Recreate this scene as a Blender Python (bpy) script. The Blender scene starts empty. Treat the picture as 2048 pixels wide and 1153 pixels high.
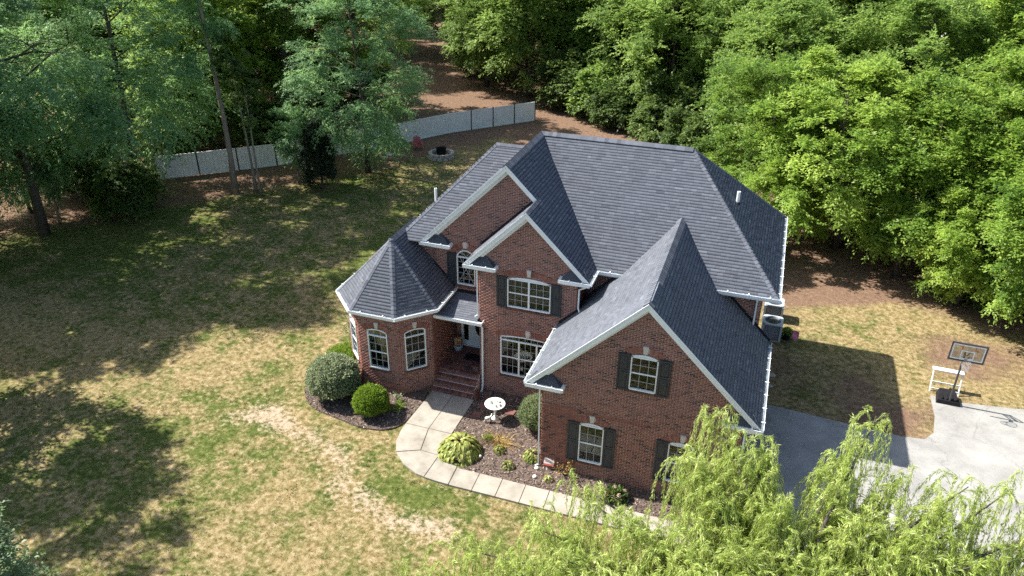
import bpy, math, random
import numpy as np
from mathutils import Matrix, Vector
random.seed(7)
rng = np.random.default_rng(7)
R_ = math.radians
S = bpy.context.scene
col = S.collection

# ------------------------------------------------------------------ camera
cd = bpy.data.cameras.new('camera'); cam = bpy.data.objects.new('camera', cd); col.objects.link(cam)
cd.sensor_width = 36; cd.lens = 26.96; cd.clip_start = .3; cd.clip_end = 2000
cam.matrix_world = (Matrix.Translation((6.372, -22.025, 20.33)) @ Matrix.Rotation(R_(18.963), 4, 'Z')
                    @ Matrix.Rotation(R_(90 - 28.554), 4, 'X') @ Matrix.Rotation(R_(.409), 4, 'Z'))
S.camera = cam

# ------------------------------------------------------------------ sky and sun
TO_SUN = Vector((-.935, .03, 1.0)).normalized()
W = bpy.data.worlds.new('World'); S.world = W; W.use_nodes = True
wn = W.node_tree.nodes; bg = wn['Background']
sky = wn.new('ShaderNodeTexSky'); sky.sky_type = 'NISHITA'; sky.sun_disc = False
sky.sun_elevation = math.asin(TO_SUN.z); sky.sun_rotation = math.atan2(TO_SUN.x, TO_SUN.y)
sky.air_density = 1.0; sky.dust_density = 1.6; sky.ozone_density = 1.0
W.node_tree.links.new(sky.outputs[0], bg.inputs[0]); bg.inputs[1].default_value = .098
sl = bpy.data.lights.new('sun', 'SUN'); sl.energy = 5.0; sl.angle = R_(.55); sl.color = (1, .95, .87)
so = bpy.data.objects.new('sun', sl); col.objects.link(so)
so.rotation_euler = TO_SUN.to_track_quat('Z', 'Y').to_euler()
S.view_settings.view_transform = 'Standard'; S.view_settings.look = 'None'
S.view_settings.exposure = 1.2; S.view_settings.gamma = 1
S.cycles.max_bounces = 5; S.cycles.diffuse_bounces = 3; S.cycles.glossy_bounces = 2; S.cycles.transmission_bounces = 3; S.cycles.transparent_max_bounces = 8
S.cycles.use_denoising = False; S.cycles.use_adaptive_sampling = True; S.cycles.adaptive_threshold = .012; S.cycles.adaptive_min_samples = 16

# ------------------------------------------------------------------ helpers: objects
def tag(o, label=None, cat=None, group=None, kind=None):
    if label: o['label'] = label
    if cat: o['category'] = cat
    if group: o['group'] = group
    if kind: o['kind'] = kind
    return o
def empty(name, loc=(0, 0, 0), rz=0, parent=None):
    o = bpy.data.objects.new(name, None); col.objects.link(o)
    o.location = loc; o.rotation_euler = (0, 0, rz); o.parent = parent; o.empty_display_size = .2
    return o
def link(name, me, parent=None, loc=None, rz=0, kind=None):
    o = bpy.data.objects.new(name, me); col.objects.link(o); o.parent = parent
    if loc is not None: o.location = loc
    if rz: o.rotation_euler = (0, 0, rz)
    if kind: o['kind'] = kind
    return o
def np_mesh(name, V, F, mat, tint=None, smooth=False, extra=None):
    V = np.asarray(V, np.float32); F = np.asarray(F, np.int32)
    me = bpy.data.meshes.new(name); n, k = F.shape
    me.vertices.add(len(V)); me.vertices.foreach_set('co', V.ravel())
    me.loops.add(n * k); me.loops.foreach_set('vertex_index', F.ravel())
    me.polygons.add(n); me.polygons.foreach_set('loop_start', np.arange(0, n * k, k, dtype=np.int32))
    if smooth: me.polygons.foreach_set('use_smooth', np.ones(n, bool))
    me.update(calc_edges=True)
    if tint is not None:
        a = me.attributes.new('tint', 'FLOAT', 'FACE'); a.data.foreach_set('value', np.asarray(tint, np.float32))
    for nm, (dom, arr) in (extra or {}).items():
        a = me.attributes.new(nm, 'FLOAT', dom); a.data.foreach_set('value', np.asarray(arr, np.float32))
    me.materials.append(mat); return me
class MB:
    """collects boxes, tubes and polygons into one mesh"""
    def __init__(s, M=None): s.v = []; s.f = []; s.t = []; s.M = M; s.tint = .5
    def add(s, vs, fs, tint=None):
        b = len(s.v)
        for p in vs:
            p = Vector(p); s.v.append(tuple(s.M @ p) if s.M else tuple(p))
        for f in fs: s.f.append(tuple(b + i for i in f)); s.t.append(s.tint if tint is None else tint)
        return s
    def box(s, a, b, tint=None):
        (x0, y0, z0), (x1, y1, z1) = a, b
        return s.add([(x0, y0, z0), (x1, y0, z0), (x1, y1, z0), (x0, y1, z0), (x0, y0, z1), (x1, y0, z1), (x1, y1, z1), (x0, y1, z1)],
                     [(0, 3, 2, 1), (4, 5, 6, 7), (0, 1, 5, 4), (1, 2, 6, 5), (2, 3, 7, 6), (3, 0, 4, 7)], tint)
    def hexa(s, lo, hi, tint=None):
        n = len(lo)
        return s.add(list(lo) + list(hi), [tuple(range(n))[::-1], tuple(range(n, 2 * n))] +
                     [(i, (i + 1) % n, n + (i + 1) % n, n + i) for i in range(n)], tint)
    def prism(s, pts, vec, tint=None):
        vec = Vector(vec); return s.hexa(pts, [tuple(Vector(p) + vec) for p in pts], tint)
    def tube(s, pts, rad, n=8, cap=True, tint=None):
        pts = [Vector(p) for p in pts]; rad = rad if hasattr(rad, '__len__') else [rad] * len(pts)
        vs = []; fs = []; ref = None
        for i, p in enumerate(pts):
            d = (pts[min(i + 1, len(pts) - 1)] - pts[max(i - 1, 0)]).normalized()
            if ref is None: ref = d.orthogonal().normalized()
            ref = (ref - d * ref.dot(d)); ref = ref.normalized() if ref.length > 1e-6 else d.orthogonal().normalized()
            q = d.cross(ref)
            for k in range(n):
                a = 2 * math.pi * k / n; vs.append(p + (ref * math.cos(a) + q * math.sin(a)) * rad[i])
        for i in range(len(pts) - 1):
            for k in range(n):
                a = i * n + k; b = i * n + (k + 1) % n; fs.append((a, b, b + n, a + n))
        if cap: fs.append(tuple(range(n))[::-1]); fs.append(tuple(range((len(pts) - 1) * n, len(pts) * n)))
        return s.add(vs, fs, tint)
    def lathe(s, prof, n=20, c=(0, 0, 0), tint=None):
        vs = []; fs = []
        for r, z in prof:
            for k in range(n):
                a = 2 * math.pi * k / n; vs.append((c[0] + r * math.cos(a), c[1] + r * math.sin(a), c[2] + z))
        for i in range(len(prof) - 1):
            for k in range(n):
                a = i * n + k; b = i * n + (k + 1) % n; fs.append((a, b, b + n, a + n))
        fs.append(tuple(range(n))[::-1]); fs.append(tuple(range((len(prof) - 1) * n, len(prof) * n)))
        return s.add(vs, fs, tint)
    def mesh(s, name, mat, smooth=False):
        me = bpy.data.meshes.new(name); me.from_pydata(s.v, [], s.f); me.update()
        a = me.attributes.new('tint', 'FLOAT', 'FACE'); a.data.foreach_set('value', np.asarray(s.t, np.float32))
        if smooth: me.polygons.foreach_set('use_smooth', np.ones(len(s.f), bool))
        me.materials.append(mat); return me
    def build(s, name, mat, parent=None, smooth=False, kind=None, loc=None, rz=0):
        return link(name, s.mesh(name, mat, smooth), parent, loc, rz, kind)

# ------------------------------------------------------------------ helpers: materials
def mat(name, rough=.8, spec=.3, metal=0):
    m = bpy.data.materials.new(name); m.use_nodes = True; nt = m.node_tree; b = nt.nodes['Principled BSDF']
    b.inputs['Roughness'].default_value = rough; b.inputs['Specular IOR Level'].default_value = spec; b.inputs['Metallic'].default_value = metal
    return m, nt, b
def nd(nt, t, **kw):
    n = nt.nodes.new('ShaderNode' + t)
    for k, v in kw.items(): setattr(n, k, v)
    return n
def noise(nt, scale, detail=4, rough=.6, obj=True, vec=None):
    n = nd(nt, 'TexNoise'); n.inputs['Scale'].default_value = scale; n.inputs['Detail'].default_value = detail; n.inputs['Roughness'].default_value = rough
    if vec is None:
        g = nd(nt, 'NewGeometry') if not obj else nd(nt, 'TexCoord'); vec = g.outputs['Position' if not obj else 'Object']
    nt.links.new(vec, n.inputs['Vector']); return n.outputs['Fac']
def ramp(nt, fac, stops, interp='LINEAR'):
    r = nd(nt, 'ValToRGB'); r.color_ramp.interpolation = interp; e = r.color_ramp.elements
    while len(e) < len(stops): e.new(.5)
    for i, (p, c) in enumerate(stops): e[i].position = p; e[i].color = (*c, 1) if len(c) == 3 else c
    nt.links.new(fac, r.inputs[0]); return r.outputs[0]
def mixc(nt, fac, a, b, mode='MIX'):
    m = nd(nt, 'Mix', data_type='RGBA', blend_type=mode)
    for s_, v in ((m.inputs[0], fac), (m.inputs[6], a), (m.inputs[7], b)):
        if hasattr(v, 'is_linked'): nt.links.new(v, s_)
        elif isinstance(v, (int, float)): s_.default_value = v
        else: s_.default_value = (*v, 1)
    return m.outputs[2]
def math_(nt, op, a, b=None):
    m = nd(nt, 'Math', operation=op)
    for i, v in enumerate((a, b)):
        if v is None: continue
        if hasattr(v, 'is_linked'): nt.links.new(v, m.inputs[i])
        else: m.inputs[i].default_value = v
    return m.outputs[0]
def attr(nt, name):
    a = nd(nt, 'Attribute'); a.attribute_name = name; return a.outputs['Fac']
def bump(nt, b, h, strength=.4, dist=.02):
    n = nd(nt, 'Bump'); n.inputs['Strength'].default_value = strength; n.inputs['Distance'].default_value = dist
    nt.links.new(h, n.inputs['Height']); nt.links.new(n.outputs[0], b.inputs['Normal'])
def plain(name, c, rough=.6, spec=.4, var=.12, scale=6, metal=0):
    m, nt, b = mat(name, rough, spec, metal)
    f = noise(nt, scale, 5, .65, obj=False)
    d = tuple(x * (1 - var) for x in c); l = tuple(min(1, x * (1 + var)) for x in c)
    nt.links.new(ramp(nt, f, [(.3, d), (.7, l)]), b.inputs['Base Color']); return m
def m_brick():
    m, nt, b = mat('brick', .85, .2)
    c = ramp(nt, attr(nt, 'tint'), [(0, (.04, .032, .034)), (.16, (.07, .042, .04)), (.34, (.19, .078, .06)), (.62, (.275, .112, .084)), (.85, (.34, .146, .108)), (1, (.34, .20, .15))])
    f = noise(nt, 25, 5, .7, obj=False); w = noise(nt, .7, 4, .6, obj=False)
    c = mixc(nt, math_(nt, 'MULTIPLY', f, .45), c, (.16, .08, .06)); c = mixc(nt, ramp(nt, w, [(.45, (0, 0, 0)), (.75, (.35, .35, .35))]), c, (.30, .15, .11))
    nt.links.new(c, b.inputs['Base Color']); bump(nt, b, f, .3, .01); return m
def m_shingle():
    m, nt, b = mat('asphalt_shingle', .92, .25)
    c = ramp(nt, attr(nt, 'tint'), [(0, (.042, .049, .061)), (.35, (.094, .104, .124)), (.75, (.136, .149, .176)), (1, (.20, .215, .246))])
    f = noise(nt, 160, 3, .7, obj=False); g = noise(nt, .55, 4, .6, obj=False)
    c = mixc(nt, .3, c, ramp(nt, f, [(.3, (.25, .25, .26)), (.7, (.8, .8, .8))]), 'OVERLAY')
    c = mixc(nt, ramp(nt, g, [(.4, (0, 0, 0)), (.8, (.3, .3, .3))]), c, (.10, .107, .122))
    nt.links.new(c, b.inputs['Base Color']); bump(nt, b, f, .4, .004); return m
def m_leaf(name, dark, mid, light, trans=.4, rough=.5):
    m, nt, b = mat(name, rough, .35)
    oi = nd(nt, 'ObjectInfo')
    t = math_(nt, 'ADD', attr(nt, 'tint'), math_(nt, 'MULTIPLY', math_(nt, 'SUBTRACT', oi.outputs['Random'], .5), .25))
    c = ramp(nt, t, [(.05, dark), (.5, mid), (.95, light)])
    nt.links.new(c, b.inputs['Base Color'])
    tr = nd(nt, 'BsdfTranslucent'); nt.links.new(mixc(nt, .5, c, tuple(min(1, x * 1.5) for x in light)), tr.inputs[0])
    ms = nd(nt, 'MixShader'); ms.inputs[0].default_value = trans
    nt.links.new(b.outputs[0], ms.inputs[1]); nt.links.new(tr.outputs[0], ms.inputs[2])
    nt.links.new(ms.outputs[0], nt.nodes['Material Output'].inputs[0]); return m
def m_glass():
    m, nt, b = mat('window_glass', .04, .5)
    nt.nodes.remove(b); g = nd(nt, 'BsdfGlossy'); g.inputs['Roughness'].default_value = .03; g.inputs[0].default_value = (.85, .93, .95, 1)
    t = nd(nt, 'BsdfTransparent'); t.inputs[0].default_value = (.72, .76, .74, 1)
    fr = nd(nt, 'Fresnel'); fr.inputs[0].default_value = 1.38
    f2 = noise(nt, 1.1, 2, .5, obj=False); gn = nd(nt, 'Bump'); gn.inputs['Strength'].default_value = .06; gn.inputs['Distance'].default_value = .05
    nt.links.new(f2, gn.inputs['Height']); nt.links.new(gn.outputs[0], g.inputs['Normal'])
    ms = nd(nt, 'MixShader'); nt.links.new(fr.outputs[0], ms.inputs[0]); nt.links.new(t.outputs[0], ms.inputs[1]); nt.links.new(g.outputs[0], ms.inputs[2])
    nt.links.new(ms.outputs[0], nt.nodes['Material Output'].inputs[0]); return m
def m_lawn(name, tint_only=False):
    m, nt, b = mat(name, .95, .1)
    g = attr(nt, 'green'); d = attr(nt, 'dirt_shade'); w = attr(nt, 'bare')
    n1 = noise(nt, 4.2, 7, .74, obj=False); n2 = noise(nt, .75, 6, .7, obj=False); n3 = noise(nt, 24, 4, .65, obj=False)
    straw = ramp(nt, n1, [(.33, (.10, .082, .030)), (.44, (.185, .140, .058)), (.53, (.265, .205, .105)), (.66, (.38, .305, .185))])
    grass = ramp(nt, n1, [(.34, (.036, .052, .011)), (.5, (.082, .106, .024)), (.66, (.17, .172, .055))])
    gm = math_(nt, 'ADD', g, math_(nt, 'MULTIPLY', math_(nt, 'SUBTRACT', n2, .5), 3.0)); gm = math_(nt, 'SUBTRACT', gm, math_(nt, 'MULTIPLY', math_(nt, 'SUBTRACT', n1, .5), 1.3))
    gm = ramp(nt, gm, [(.22, (0, 0, 0)), (.8, (1, 1, 1))])
    c = mixc(nt, gm, straw, grass)
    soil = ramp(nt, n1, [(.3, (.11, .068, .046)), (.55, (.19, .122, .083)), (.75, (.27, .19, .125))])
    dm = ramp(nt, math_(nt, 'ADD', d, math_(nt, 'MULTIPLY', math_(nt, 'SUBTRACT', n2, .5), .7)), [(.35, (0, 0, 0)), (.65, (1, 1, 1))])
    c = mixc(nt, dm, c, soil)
    dust = ramp(nt, n1, [(.35, (.30, .225, .15)), (.65, (.43, .34, .25))])
    bm = ramp(nt, math_(nt, 'ADD', w, math_(nt, 'ADD', math_(nt, 'MULTIPLY', math_(nt, 'SUBTRACT', n2, .5), 1.0), math_(nt, 'MULTIPLY', math_(nt, 'SUBTRACT', n1, .5), 2.6))), [(.50, (0, 0, 0)), (.95, (1, 1, 1))])
    c = mixc(nt, bm, c, dust)
    c = mixc(nt, .38, c, ramp(nt, n3, [(.25, (.25, .25, .25)), (.75, (.85, .85, .85))]), 'OVERLAY')
    nt.links.new(c, b.inputs['Base Color'])
    bump(nt, b, math_(nt, 'ADD', n1, math_(nt, 'MULTIPLY', n3, .5)), .8, .07); return m
def m_concrete(name, a, bb, c2, sc=1.6):
    m, nt, b = mat(name, .9, .2)
    n1 = noise(nt, sc, 6, .65, obj=False); n2 = noise(nt, 60, 3, .7, obj=False); n3 = noise(nt, 5, 5, .7, obj=False)
    c = ramp(nt, n1, [(.3, a), (.5, bb), (.72, c2)]); c = mixc(nt, .25, c, ramp(nt, n2, [(.3, (.2, .2, .2)), (.7, (.8, .8, .8))]), 'OVERLAY')
    c = mixc(nt, ramp(nt, n3, [(.55, (0, 0, 0)), (.8, (.45, .45, .45))]), c, tuple(x * .6 for x in a)); c = mixc(nt, ramp(nt, noise(nt, .35, 5, .6, obj=False), [(.42, (0, 0, 0)), (.7, (.4, .4, .4))]), c, tuple(min(1, x * 1.25) for x in c2))
    if sc == 1.0:
        vo = nd(nt, 'TexVoronoi', feature='DISTANCE_TO_EDGE'); vo.inputs['Scale'].default_value = .28; gp = nd(nt, 'NewGeometry'); mx = nd(nt, 'MixRGB') if False else None
        ad = nd(nt, 'VectorMath', operation='ADD'); nt.links.new(gp.outputs['Position'], ad.inputs[0]); nz = nd(nt, 'TexNoise'); nz.inputs['Scale'].default_value = 1.2; nz.inputs['Detail'].default_value = 5; nt.links.new(gp.outputs['Position'], nz.inputs[0]); nt.links.new(nz.outputs['Color'], ad.inputs[1]); nt.links.new(ad.outputs[0], vo.inputs['Vector'])
        c = mixc(nt, ramp(nt, vo.outputs['Distance'], [(.0, (.35, .35, .35)), (.008, (0, 0, 0))]), c, (.10, .10, .095))
    nt.links.new(c, b.inputs['Base Color']); bump(nt, b, n2, .3, .005); return m
def m_tint(name, stops, rough=.9):
    m, nt, b = mat(name, rough, .2)
    c = ramp(nt, attr(nt, 'tint'), stops); f = noise(nt, 30, 4, .7, obj=False)
    c = mixc(nt, .3, c, ramp(nt, f, [(.3, (.25, .25, .25)), (.7, (.8, .8, .8))]), 'OVERLAY')
    nt.links.new(c, b.inputs['Base Color']); return m
def m_bark(name, a, bb):
    m, nt, b = mat(name, .95, .1)
    mp = nd(nt, 'Mapping'); mp.inputs['Scale'].default_value = (14, 14, 2.2); tc = nd(nt, 'TexCoord')
    nt.links.new(tc.outputs['Object'], mp.inputs[0]); f = noise(nt, 1, 6, .7, vec=mp.outputs[0])
    nt.links.new(ramp(nt, f, [(.3, a), (.7, bb)]), b.inputs['Base Color']); bump(nt, b, f, .7, .03); return m

M = dict(
    brick=m_brick(), mortar=plain('mortar', (.60, .48, .43), .95, .1, .18, 9), shingle=m_shingle(), glass=m_glass(),
    white=plain('white_trim', (.74, .78, .79), .45, .4, .06, 3), stone=plain('keystone_stone', (.50, .48, .45), .85, .2, .12, 12),
    shutter=plain('shutter_paint', (.028, .034, .043), .5, .4, .15, 5), dark=plain('dark_interior', (.035, .033, .03), .9, .1),
    blind=plain('window_blind', (.20, .23, .21), .7, .2), flash=plain('black_flashing', (.012, .013, .015), .6, .3),
    grille=plain('grille_white', (.40, .41, .40), .5, .3), door=plain('door_paint', (.62, .69, .74), .45, .4, .05), rubber=plain('black_rubber', (.014, .014, .016), .9, .2),
    metal=plain('dark_metal', (.05, .052, .055), .45, .5), steel=plain('galvanised_grey', (.40, .42, .44), .45, .5),
    lawn=m_lawn('lawn'), walk=m_concrete('walk_concrete', (.21, .19, .155), (.30, .275, .23), (.37, .34, .29)),
    drive=m_concrete('drive_asphalt', (.215, .212, .20), (.28, .275, .26), (.34, .335, .315), 1.0), joint=plain('joint_soil', (.17, .15, .12), .95, .1),
    mulch=plain('mulch', (.12, .09, .075), .95, .1, .5, 14), chip=m_tint('mulch_chip', [(0, (.05, .037, .032)), (.5, (.15, .11, .09)), (.85, (.27, .21, .17)), (1, (.5, .43, .35))]),
    bark=m_bark('tree_bark', (.05, .042, .036), (.13, .11, .095)), palebark=m_bark('pale_bark', (.15, .13, .11), (.32, .28, .23)),
    vinyl=plain('vinyl_fence', (.80, .81, .78), .6, .3, .10, 1.2), red=plain('red_plastic', (.36, .06, .07), .5, .4),
    paver=m_concrete('red_paver', (.12, .055, .048), (.18, .085, .07), (.22, .11, .09)), white_stone=plain('white_stone', (.78, .77, .74), .6, .3),
    rock=m_concrete('fieldstone', (.22, .20, .17), (.36, .33, .28), (.46, .43, .38), 3), ac=plain('ac_housing', (.38, .42, .46), .5, .4),
    kraft=plain('kraft_paper', (.42, .28, .17), .9, .1), potblue=plain('glazed_pot', (.32, .38, .46), .4, .5, .4, 18), orange=plain('orange_flower', (.50, .16, .02), .7, .2),
    pink=plain('pink_flag', (.72, .25, .38), .8, .1, .5, 22), signw=plain('yard_sign', (.75, .70, .66), .6, .3), signr=plain('sign_red', (.55, .13, .10), .6, .3),
    clear=m_glass(), siding=plain('white_siding', (.78, .78, .77), .7, .2), net=plain('white_net', (.7, .7, .68), .9, .1),
    maple=m_leaf('bright_leaf', (.08, .15, .02), (.19, .31, .045), (.42, .54, .11), .47),
    vivid=m_leaf('vivid_leaf', (.055, .12, .018), (.14, .25, .036), (.32, .44, .08), .45),
    green=m_leaf('mid_green_leaf', (.06, .12, .025), (.16, .265, .055), (.34, .46, .11), .46),
    locust=m_leaf('blue_green_leaf', (.065, .15, .085), (.155, .30, .135), (.31, .47, .17), .48),
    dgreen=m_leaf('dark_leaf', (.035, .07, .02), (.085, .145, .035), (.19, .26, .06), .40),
    cool=m_leaf('cool_green_leaf', (.05, .10, .045), (.125, .20, .09), (.24, .32, .15), .36),
    cedar=m_leaf('cedar_leaf', (.02, .034, .018), (.04, .06, .028), (.08, .10, .045), .2),
    willow=m_leaf('willow_leaf', (.14, .21, .03), (.33, .44, .09), (.64, .70, .28), .44, .34),
    boxwood=m_leaf('grey_green_leaf', (.09, .125, .06), (.25, .31, .16), (.54, .58, .38), .3),
    lime=m_leaf('lime_leaf', (.065, .13, .012), (.15, .25, .022), (.29, .40, .05), .35),
    hosta=m_leaf('hosta_leaf', (.07, .11, .015), (.22, .27, .05), (.46, .46, .14), .30),
    dry=m_leaf('dry_stalk', (.20, .11, .03), (.40, .26, .06), (.55, .40, .12), .2),
    bloom=m_leaf('hydrangea_bloom', (.32, .18, .12), (.50, .36, .26), (.65, .50, .45), .2),
    silver=m_leaf('silver_shrub_leaf', (.09, .13, .05), (.23, .29, .14), (.42, .48, .27), .35),
)

# ------------------------------------------------------------------ numpy noise and polygon tests
def vnoise(x, y, scale, seed):
    r = np.random.default_rng(seed).random((256, 256)); X = np.asarray(x) / scale + 1000.3; Y = np.asarray(y) / scale + 1000.7
    i = np.floor(X).astype(int); j = np.floor(Y).astype(int); fx = X - i; fy = Y - j; fx = fx * fx * (3 - 2 * fx); fy = fy * fy * (3 - 2 * fy)
    g = lambda a, b: r[a % 256, b % 256]
    return (g(i, j) * (1 - fx) + g(i + 1, j) * fx) * (1 - fy) + (g(i, j + 1) * (1 - fx) + g(i + 1, j + 1) * fx) * fy
def fbm(x, y, scale, seed, n=4): return sum(vnoise(x, y, scale / 2 ** k, seed + k) * .5 ** k for k in range(n)) / sum(.5 ** k for k in range(n))
def inpoly(x, y, poly):
    x = np.asarray(x); y = np.asarray(y); c = np.zeros(x.shape, bool); n = len(poly)
    for i in range(n):
        (x0, y0), (x1, y1) = poly[i], poly[(i + 1) % n]
        if y0 == y1: continue
        c ^= ((y0 > y) != (y1 > y)) & (x < (x1 - x0) * (y - y0) / (y1 - y0) + x0)
    return c
sstep = lambda a, b, x: np.clip((x - a) / (b - a), 0, 1) ** 2 * (3 - 2 * np.clip((x - a) / (b - a), 0, 1))

# ------------------------------------------------------------------ ground, lawn, bed, walk, drive
WALK_Y0, WALK_Y1 = -2.22, -1.25
WALKOUT = [(-5.95, 3.0), (-6.0, 1.6), (-6.02, .3), (-5.9, -.6), (-5.55, -1.25), (-5.0, -1.75), (-4.3, -2.08), (-3.4, -2.2), (-2.0, -2.22)]
BED = [(-3.95, 3.9), (-3.95, .1), (-3.75, -.7), (-3.3, -1.12), (-2.6, -1.25), (9.2, -1.25), (9.2, .3), (0, .3), (0, 3.9)]
BED2 = [(-6.05, 3.5), (-6.0, .9), (-6.4, -.05), (-7.6, -.35), (-8.8, -.1), (-10.2, .1), (-11.2, .9), (-11.7, 2.2), (-11.6, 4.2), (-10.9, 6.2), (-9.5, 6.2), (-9, 3), (-7, 2)]
DRIVE = [(7.16, -3), (7.3, 6.95), (8.6, 6.98), (11.5, 6.75), (13.5, 6.62), (14.35, 6.75), (14.75, 7.3), (14.95, 8.6), (14.95, 10.15), (16.0, 9.95), (18.9, 10.4), (24, 11.5), (34, 12), (34, -14), (7.5, -14), (7.16, -6)]
HOUSE = [(-9.6, 2.3), (-6, 2.3), (-6, 5.3), (-4, 5.3), (-4, 3.95), (0, 3.95), (0, 0), (7.15, 0), (7.15, 16.5), (-8, 16.5), (-9.6, 5)]
def chaikin(P, k=2):
    for _ in range(k): P = [q for a, b in zip(P, P[1:] + P[:1]) for q in ((a[0] * .75 + b[0] * .25, a[1] * .75 + b[1] * .25), (a[0] * .25 + b[0] * .75, a[1] * .25 + b[1] * .75))]
    return P
BED2 = chaikin(BED2)
def masks(x, y):
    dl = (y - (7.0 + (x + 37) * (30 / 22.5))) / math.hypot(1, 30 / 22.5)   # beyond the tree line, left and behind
    dirt_shade = sstep(-2.5, 3.5, dl + (fbm(x, y, 6, 11) - .5) * 7) * (x < 0)
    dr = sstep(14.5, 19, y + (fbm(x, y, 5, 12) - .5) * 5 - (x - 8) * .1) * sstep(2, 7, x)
    dirt_shade = np.maximum(dirt_shade, dr * .9); dirt_shade = np.maximum(dirt_shade, .9 * sstep(25, 31, y + (fbm(x, y, 4, 14) - .5) * 6) * sstep(-17, -12, x)); dirt_shade = np.maximum(dirt_shade, sstep(42, 47, y + (x + 10) * -.5) * .62)  # brown soil behind the house, its darkness also standing in for tree shade
    green = .17 + .5 * (fbm(x, y, 7, 21, 5) - .42) * 2 + .30 * sstep(-9, -20, x - y * .6) * sstep(1, 8, y) + .14 * sstep(-3, -14, x + y)
    green += .35 * np.exp(-((y - 1.2) ** 2 / 8 + (x + 13.2) ** 2 / 2.4)) + .35 * np.exp(-((y + 2.9) ** 2 / .5 + (x + 3.2) ** 2 / 9)) + .25 * np.exp(-((y + 4.2) ** 2 / 3 + (x - 1) ** 2 / 9))
    green = green * (1 - .8 * sstep(4, 8, x) * sstep(2, 5, y))
    path_ = np.array([(-12.9, -1.2), (-11.7, -.7), (-9.8, -1.5), (-8.6, -1.6), (-7.2, -2.4), (-6.9, -3.2), (-5.9, -3.8), (-4.2, -4.6), (-2.2, -4.3)]); dp = np.full(x.shape, 99.)
    for a, b in zip(path_, path_[1:]):
        ab = b - a; t = np.clip(((x - a[0]) * ab[0] + (y - a[1]) * ab[1]) / (ab @ ab), 0, 1); dp = np.minimum(dp, np.hypot(x - a[0] - ab[0] * t, y - a[1] - ab[1] * t))
    bare = .10 + .82 * np.exp(-(dp / .75) ** 2) * (.55 + .9 * (fbm(x, y, 1.6, 41, 4) - .2)) + .16 * np.exp(-((x + 13) ** 2 / 8 + (y - 1.6) ** 2 / 6)) + .5 * np.exp(-((x + 1.5) ** 2 / 14 + (y + 2.45) ** 2 / .05))
    side = sstep(6.5, 8, x) * sstep(4, 6, y) * (1 - sstep(15, 18, y)); dirt_shade = np.maximum(dirt_shade, side * np.clip(.10 + 1.1 * fbm(x, y, 3.5, 81, 4) - .2, 0, .62)); green = green + side * (.25 + .9 * (fbm(x, y, 2.5, 83, 4) - .5)); bare = bare + .10 * sstep(.55, .75, fbm(x, y, 2.8, 85, 4)) * (1 - side)
    return green, np.clip(dirt_shade, 0, 1), bare
tag(MB().add([(-500, -300, -.05), (500, -300, -.05), (500, 600, -.05), (-500, 600, -.05)], [(0, 1, 2, 3)]).build('ground', plain('far_ground', (.15, .125, .06), .95, .1, .35, .2)), kind='structure')
def lawn():
    xs = np.arange(-64, 36.01, .4); ys = np.arange(-18, 90.01, .4); X, Y = np.meshgrid(xs, ys, indexing='ij')
    x = X.ravel(); y = Y.ravel(); z = (fbm(x, y, 3, 31) - .5) * .05
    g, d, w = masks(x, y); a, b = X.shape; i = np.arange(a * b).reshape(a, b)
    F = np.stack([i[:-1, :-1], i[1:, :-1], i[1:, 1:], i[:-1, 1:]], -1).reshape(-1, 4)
    me = np_mesh('lawn', np.stack([x, y, z], -1), F, M['lawn'], smooth=True, extra=dict(green=('POINT', g), dirt_shade=('POINT', d), bare=('POINT', w)))
    tag(link('lawn', me), kind='structure')
lawn()
def sheet(name, poly, z, mat, kind='structure', th=.06):
    o = MB().hexa([(x, y, z - th) for x, y in poly], [(x, y, z) for x, y in poly]).build(name, mat); tag(o, kind=kind); return o
def area(p): return sum(p[i][0] * p[(i + 1) % len(p)][1] - p[(i + 1) % len(p)][0] * p[i][1] for i in range(len(p))) / 2
bed = sheet('mulch_bed', BED[::-1] if area(BED) < 0 else BED, .05, M['mulch'], th=.12)
bed2 = sheet('mulch_bed', BED2[::-1] if area(BED2) < 0 else BED2, .05, M['mulch'], th=.12)
drive = sheet('driveway', DRIVE[::-1] if area(DRIVE) < 0 else DRIVE, .045, M['drive'], th=.12)
def chips(name, parent, polys, n, sz, mat, seed, z=.055):
    r = np.random.default_rng(seed); out = []
    for poly in polys:
        p = np.array(poly); lo = p.min(0); hi = p.max(0); k = int(n)
        q = lo + (hi - lo) * r.random((k, 2)); q = q[inpoly(q[:, 0], q[:, 1], poly)]; out.append(q)
    q = np.concatenate(out); q = q[~inpoly(q[:, 0], q[:, 1], HOUSE)]; k = len(q); a = r.random(k) * 6.28; l = sz * (.5 + r.random(k)); w = l * (.25 + .3 * r.random(k))
    d = np.stack([np.cos(a), np.sin(a), (r.random(k) - .5) * .8], -1) * l[:, None]; s_ = np.stack([-np.sin(a), np.cos(a), (r.random(k) - .5) * .9], -1) * w[:, None]
    c = np.column_stack([q, z + r.random(k) * .02])
    V = np.stack([c - d - s_, c + d - s_, c + d + s_, c - d + s_], 1).reshape(-1, 3); F = np.arange(4 * k).reshape(-1, 4)
    me = np_mesh(name, V, F, mat, tint=np.clip(r.random(k) ** 1.6, 0, 1)); return link(name, me, parent, kind='stuff')
chips('wood_chips', bed, [BED], 15000, .035, M['chip'], 3); chips('wood_chips', bed2, [BED2], 9000, .035, M['chip'], 4)
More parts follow.
